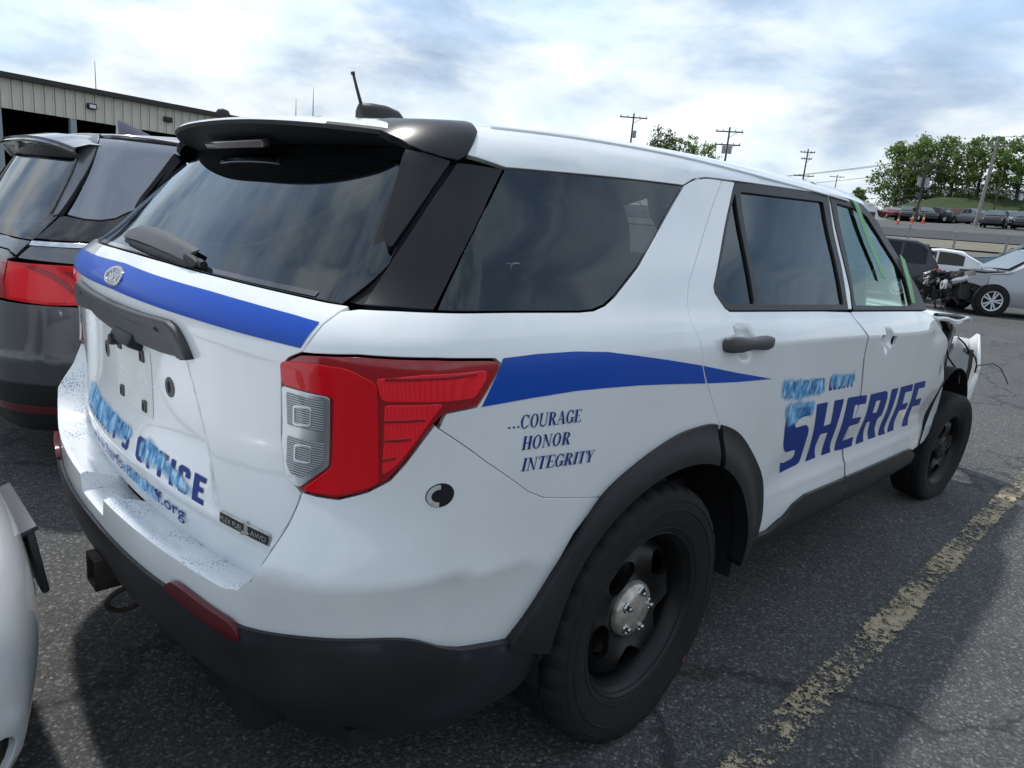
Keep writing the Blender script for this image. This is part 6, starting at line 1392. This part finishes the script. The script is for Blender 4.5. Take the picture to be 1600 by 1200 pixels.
for k,(dz,dy) in enumerate(((-.1,-1.0),(-.1,1.0),(-1.3,-.9),(-3.2,0),(-4.0,0),(-4.8,.2))):
    wire((P5[0],P5[1]+dy*.5,P5[2]+dz),(156+k,98+dy,P5[2]+3.4+dz*1.3),.8,('left front overhead wire at the top arm of the dark pole, running off left','right overhead wire at the top arm of the dark pole, running off left','overhead wire under the top pair left of the trees','fourth overhead wire down left of the trees','fifth overhead wire down left of the trees','lowest overhead wire left of the trees')[k],.03)
for k,(dz,dy) in enumerate(((-.1,-.7),(-.1,.7),(-.7,.3))):
    wire((P6[0],P6[1]+dy+.5,P6[2]+dz),(P5[0],P5[1]+dy*1.6,P5[2]+dz-.1),.35,('first of three wires between the pale and the dark pole','second of three wires between the pale and the dark pole','lowest of three wires between the pale and the dark pole')[k])
    wire((P6[0],P6[1]+dy+.5,P6[2]+dz),(68,-28,P6[2]+dz),.6,('first of three wires running right from the pale pole','second of three wires running right from the pale pole','lowest of three wires running right from the pale pole')[k])
# ------------------------------------------------------------------ trees
def leaf_mat(name,c0,c1):
    m=bpy.data.materials.new(name);m.use_nodes=True;MATS[name]=m;t=m.node_tree;b=t.nodes['Principled BSDF'];b.inputs['Roughness'].default_value=.6
    g=t.nodes.new('ShaderNodeNewGeometry');r=t.nodes.new('ShaderNodeValToRGB');r.color_ramp.elements[0].color=(*c0,1);r.color_ramp.elements[1].color=(*c1,1);t.links.new(g.outputs['Random Per Island'],r.inputs[0]);t.links.new(r.outputs[0],b.inputs['Base Color'])
    tr=t.nodes.new('ShaderNodeBsdfTranslucent');t.links.new(r.outputs[0],tr.inputs[0]);mx=t.nodes.new('ShaderNodeMixShader');mx.inputs[0].default_value=.35;o=t.nodes['Material Output'];t.links.new(b.outputs[0],mx.inputs[1]);t.links.new(tr.outputs[0],mx.inputs[2]);t.links.new(mx.outputs[0],o.inputs[0])
leaf_mat('leaf_green',(.075,.13,.025),(.20,.29,.07));leaf_mat('leaf_dull',(.09,.115,.05),(.17,.20,.10))
mat('bark',(.06,.05,.04),.9)
def tree(x,y,h,w_,lab,seed,z=None,leaf=.34,nb=46,per=85,m='leaf_green',low=.22,grp='trees on the bank',sparse=1.):
    rr=random.Random(seed);x,y=FS(x,y);h*=KF;w_*=KF;leaf*=1.2;z=Z(x,y)
    e=empty('tree',(x,y,z),0,lab,'tree',grp);b=MB();nodes=[]
    b.tube([(0,0,-.3),(.1*rr.uniform(-1,1),.1,h*.25),(.2*rr.uniform(-1,1),.1,h*.5),(.3*rr.uniform(-1,1),0,h*.8)],[.03*h,.024*h,.016*h,.006*h],8)
    for k in range(nb):
        f=low+(1-low)*((k+.5)/nb);an=k*2.4+rr.uniform(-.4,.4)
        rad=w_*math.sqrt(max(.05,1-((f-.50)/.56)**2))*rr.uniform(.55,1.08)
        tip=Vector((math.cos(an)*rad,math.sin(an)*rad,h*f+rr.uniform(-.04,.06)*h));st=Vector((0,0,h*max(.12,f-.25)))
        mid=(st+tip)/2+Vector((0,0,.04*h*rr.uniform(-.5,1)))
        if k%2==0:b.tube([st,mid,tip],[.010*h,.006*h,.002*h],5)
        nodes.append(tip)
        if rr.random()<.75:nodes.append(mid.lerp(tip,.45)+Vector((rr.uniform(-.5,.5),rr.uniform(-.5,.5),rr.uniform(-.3,.5))))
    b.build('trunk',MATS['bark'],e,sharp=60)
    V=[];F=[]
    for c in nodes:
        cr_=rr.uniform(.55,1.05)*w_*.20
        for q in range(int(per*sparse*rr.uniform(.5,1.2))):
            d=Vector((rr.gauss(0,1),rr.gauss(0,1),rr.gauss(0,.75)));p=c+d*cr_*.62;n=Vector((rr.gauss(0,1),rr.gauss(0,1),rr.gauss(.4,1))).normalized();a=n.orthogonal().normalized();bb=n.cross(a);s=leaf*rr.uniform(.5,1.1);k=len(V)
            V+=[tuple(p+a*s*.5),tuple(p+bb*s*.32),tuple(p-a*s*.5),tuple(p-bb*s*.32)];F.append((k,k+1,k+2,k+3))
    mesh_obj('crown',V,F,MATS[m],e,smooth=False)
tree(90.0,27.2,7.4,3.0,'leftmost leafy tree of the row on the bank beside the lorry',1,leaf=.38,low=.12)
tree(88.6,24.2,6.6,3.1,'leafy tree behind the dark utility pole with wide arms',2,leaf=.38)
tree(88.4,21.2,6.0,2.4,'slender tree with gaps in its crown between the two utility poles',3,leaf=.36,sparse=.6)
tree(87.2,18.4,6.2,2.7,'leafy tree right behind the pale leaning pole',4,leaf=.36,sparse=.75)
tree(86.0,14.6,5.9,2.8,'rightmost leafy tree of the row on the bank',5,leaf=.36)
tree(88.5,11.2,5.9,3.0,'leafy tree cut by the right edge of the view',8,leaf=.36)
tree(106,72.5,(FZ(20.0)-Z(*FS(106,72.5)))/KF,3.4,'thin crowned tree showing above the roof between the two poles',6,m='leaf_dull',leaf=.55,grp='trees behind the SUV',sparse=.5)
tree(109,66.5,(FZ(18.2)-Z(*FS(109,66.5)))/KF,3.6,'low green tree showing above the roof left of the transformer pole',7,leaf=.5,grp='trees behind the SUV',sparse=.7)
tree(107.5,69.6,(FZ(18.4)-Z(*FS(107.5,69.6)))/KF,3.0,'low green crown in the middle of the trees above the SUV roof',12,leaf=.5,grp='trees behind the SUV',sparse=.7)
tree(130,46.0,(FZ(12.6)-Z(*FS(130,46)))/KF,1.8,'small round far tree just over the front of the SUV roof',9,leaf=.5,grp='trees behind the SUV')
# shrubs under the trees
for k,(x,y,s) in enumerate(((91,27,1.6),(90,24,1.3),(89,20,1.2),(88.5,17,1.1))):
    lab=('low shrub at the foot of the leftmost tree','low shrub behind the dark utility pole','low shrub between the two utility poles','low shrub behind the pale leaning pole')[k]
    rr=random.Random(50+k);V=[];F=[]
    for q in range(900):
        d=Vector((rr.gauss(0,1),rr.gauss(0,1.5),abs(rr.gauss(0,.8))))*s*.6;n=Vector((rr.gauss(0,1),rr.gauss(0,1),rr.gauss(.4,1))).normalized();a=n.orthogonal().normalized();bb=n.cross(a);w0=.3*rr.uniform(.5,1);i=len(V)
        V+=[tuple(d+a*w0*.5),tuple(d+bb*w0*.35),tuple(d-a*w0*.5),tuple(d-bb*w0*.35)];F.append((i,i+1,i+2,i+3))
    o=mesh_obj('shrub',V,F,MATS['leaf_green'],None,smooth=False);x,y=FS(x,y);o.location=(x,y,Z(x,y));o.scale=(KF,)*3;tag(o,lab,'shrub','shrubs under the trees')
# ------------------------------------------------------------------ buildings, walls and fence
def wall_run(name,x0,y0,x1,y1,h,th,m,lab,cat,n=12,course=None):
    e=empty(name,((x0+x1)/2,(y0+y1)/2,Z((x0+x1)/2,(y0+y1)/2)),0,lab,cat);ang=math.atan2(y1-y0,x1-x0);L_=math.hypot(x1-x0,y1-y0);bl=L_/n
    me=None
    for i in range(n):
        t=(i+.5)/n;x=x0+(x1-x0)*t;y=y0+(y1-y0)*t
        b=MB().box((0,0,0),(bl-.05,th,h),bev=.03)
        if me is None: o=b.build('wall_panel',m,e);me=o.data
        else:
            o=bpy.data.objects.new('wall_panel',me);COL.objects.link(o);o.parent=e
        o.location=(x-e.location.x,y-e.location.y,Z(x,y)+h*.5-.1-e.location.z);o.rotation_euler[2]=ang
    return e
wall_run('retaining_wall',*FS(78.9,21.3),*FS(81.7,-6),1.6,.35,mat('wall_brick',(.27,.17,.12),.85,vary=(.20,.15,.12),vary_scale=1.5),'brick coloured retaining wall at the foot of the grass bank','wall',14)
def fence():
    for k,(x,y) in enumerate(((26.27,6.3),(25.18,4.56),(24.5,2.99),(23.9,1.4))):
        lab=('fence post above the charcoal SUV','fence post above the low white car','fence post above the pale teal car','fence post at the right edge above the silver car')[k]
        e=MB().tube([(0,0,-.1),(0,0,2.0)],.035,8).lathe([(.05,2.0),(.05,2.04),(.001,2.07)],8,'z').build('fence_post',MATS['metal_grey'],None);e.location=(x,y,Z(x,y));tag(e,lab,'fence post','posts of the low wire fence')
    for dz in(.6,1.1,1.9):
        o=MB().tube([(27.9,11.5,Z(27.9,11.5)+dz),(26.27,6.3,Z(26.27,6.3)+dz),(25.18,4.56,Z(25.18,4.56)+dz),(24.5,2.99,Z(24.5,2.99)+dz),(23.9,1.4,Z(23.9,1.4)+dz)],.006,5).build('fence_wire',MATS['metal_grey'],None,sharp=60)
        tag(o,{.6:'lowest wire of the low fence behind the cars',1.1:'middle wire of the low fence behind the cars',1.9:'top wire of the low fence behind the cars'}[dz],'wire','wires of the low fence')
fence()
def hall():
    # long open sided metal hall on the left
    A=Vector((-6.0,36.3,0));B=Vector((16.35,39.45,0));d=(B-A).normalized();L_=(B-A).length;ang=math.atan2(d.y,d.x)
    e=empty('metal_hall',A,ang,'long beige metal hall with dark open bays behind the minivan','building')
    zl,ze=4.45,5.75;n=52;w_=L_/n;me=None
    mm=mat('siding_beige',(.66,.62,.53),.55,vary=(.60,.56,.47),vary_scale=2)
    for i in range(n):
        if me is None:
            b=MB().box((0,0,0),(w_-.10,.05,ze-zl)).box((w_*.5-.03,-.03,0),(.06,.05,ze-zl));o=b.build('siding_panel',mm,e);me=o.data
        else: o=bpy.data.objects.new('siding_panel',me);COL.objects.link(o);o.parent=e
        o.location=((i+.5)*w_,0,(zl+ze)/2)
    MB().box((L_/2,.06,(zl+ze)/2),(L_,.05,ze-zl)).build('siding_back',mm,e)
    MB().box((L_/2,-.12,ze+.10),(L_+.4,.5,.22)).build('roof_fascia',mat('fascia_dark',(.035,.032,.03),.6),e)
    V=[(-.3,-.3,ze+.2),(L_+.3,-.3,ze+.2),(L_+.3,26.5,ze-.35),(-.3,26.5,ze-.35)]
    mesh_obj('roof',V,[(0,1,2,3)],MATS['fascia_dark'],e,smooth=False)
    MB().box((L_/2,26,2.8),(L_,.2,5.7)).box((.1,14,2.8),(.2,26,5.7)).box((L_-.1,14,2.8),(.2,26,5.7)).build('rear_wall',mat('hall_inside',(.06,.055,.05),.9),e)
    for k in range(8): MB().box((1.6+k*3.05,.1,2.2),(.26,.26,4.5)).build('post',mat('post_grey',(.30,.33,.36),.5) if 'post_grey' not in MATS else MATS['post_grey'],e)
    for x in(13.2+1.4,18.3): MB().box((x,-.14,5.15),(.40,.22,.26),bev=.03).build('wall_lamp',MATS['plastic_black'],e); 
    MB().box((14.6,-.26,5.14),(.28,.03,.16)).build('lamp_glass',MATS['lamp_white'],e)
    MB().tube([(15.5,1.5,ze+.1),(15.5,1.5,ze+1.75)],[.03,.012],6).build('roof_mast',MATS['metal_grey'],e)
    MB().lathe([(.001,.5),(.3,.4),(.45,.1),(.45,0)],14,'z',(L_-.5,1.0,ze+.15)).build('roof_vent',MATS['fascia_dark'],e)
hall()
def far_shed():
    e=empty('far_shed',(35.6,68.9,Z(35.6,68.9)),R(-27),'small far building with two thin masts behind the spoiler','building');z=e.location.z
    MB().box((0,2,3.4),(5.2,5,6.8)).build('wall',mat('shed_grey',(.36,.37,.36),.7),e)
    MB().prism([(-2.9,6.75),(2.9,6.9),(1.9,7.75),(-2.7,7.05)],-1,5,lambda p:(p[0],p[2],p[1])).build('roof',mat('roof_tan',(.20,.17,.13),.8),e)
    for x,h_ in((-.6,9.2),(1.1,10.5)): MB().tube([(x,-.4,6.6),(x,-.4,h_-1.6),(x,-.4,h_)],[.07,.05,.015],6).build('mast',MATS['metal_grey'],e)
far_shed()
def white_block():
    e=empty('white_building',(*FS(112,21.5),Z(*FS(112,21.5))),R(-80),'long white building half hidden behind the trees on the bank','building')
    MB().box((0,5,1.6),(34,10,3.2)).build('wall',mat('block_white',(.62,.63,.62),.6),e)
    MB().box((0,5,3.3),(34.6,10.6,.25)).build('roof',MATS['shed_grey'],e)
    for k in range(7): MB().box((-14+k*4.6,-.03,1.7),(1.8,.1,1.1)).build('window',MATS['far_glass'],e)
white_block()
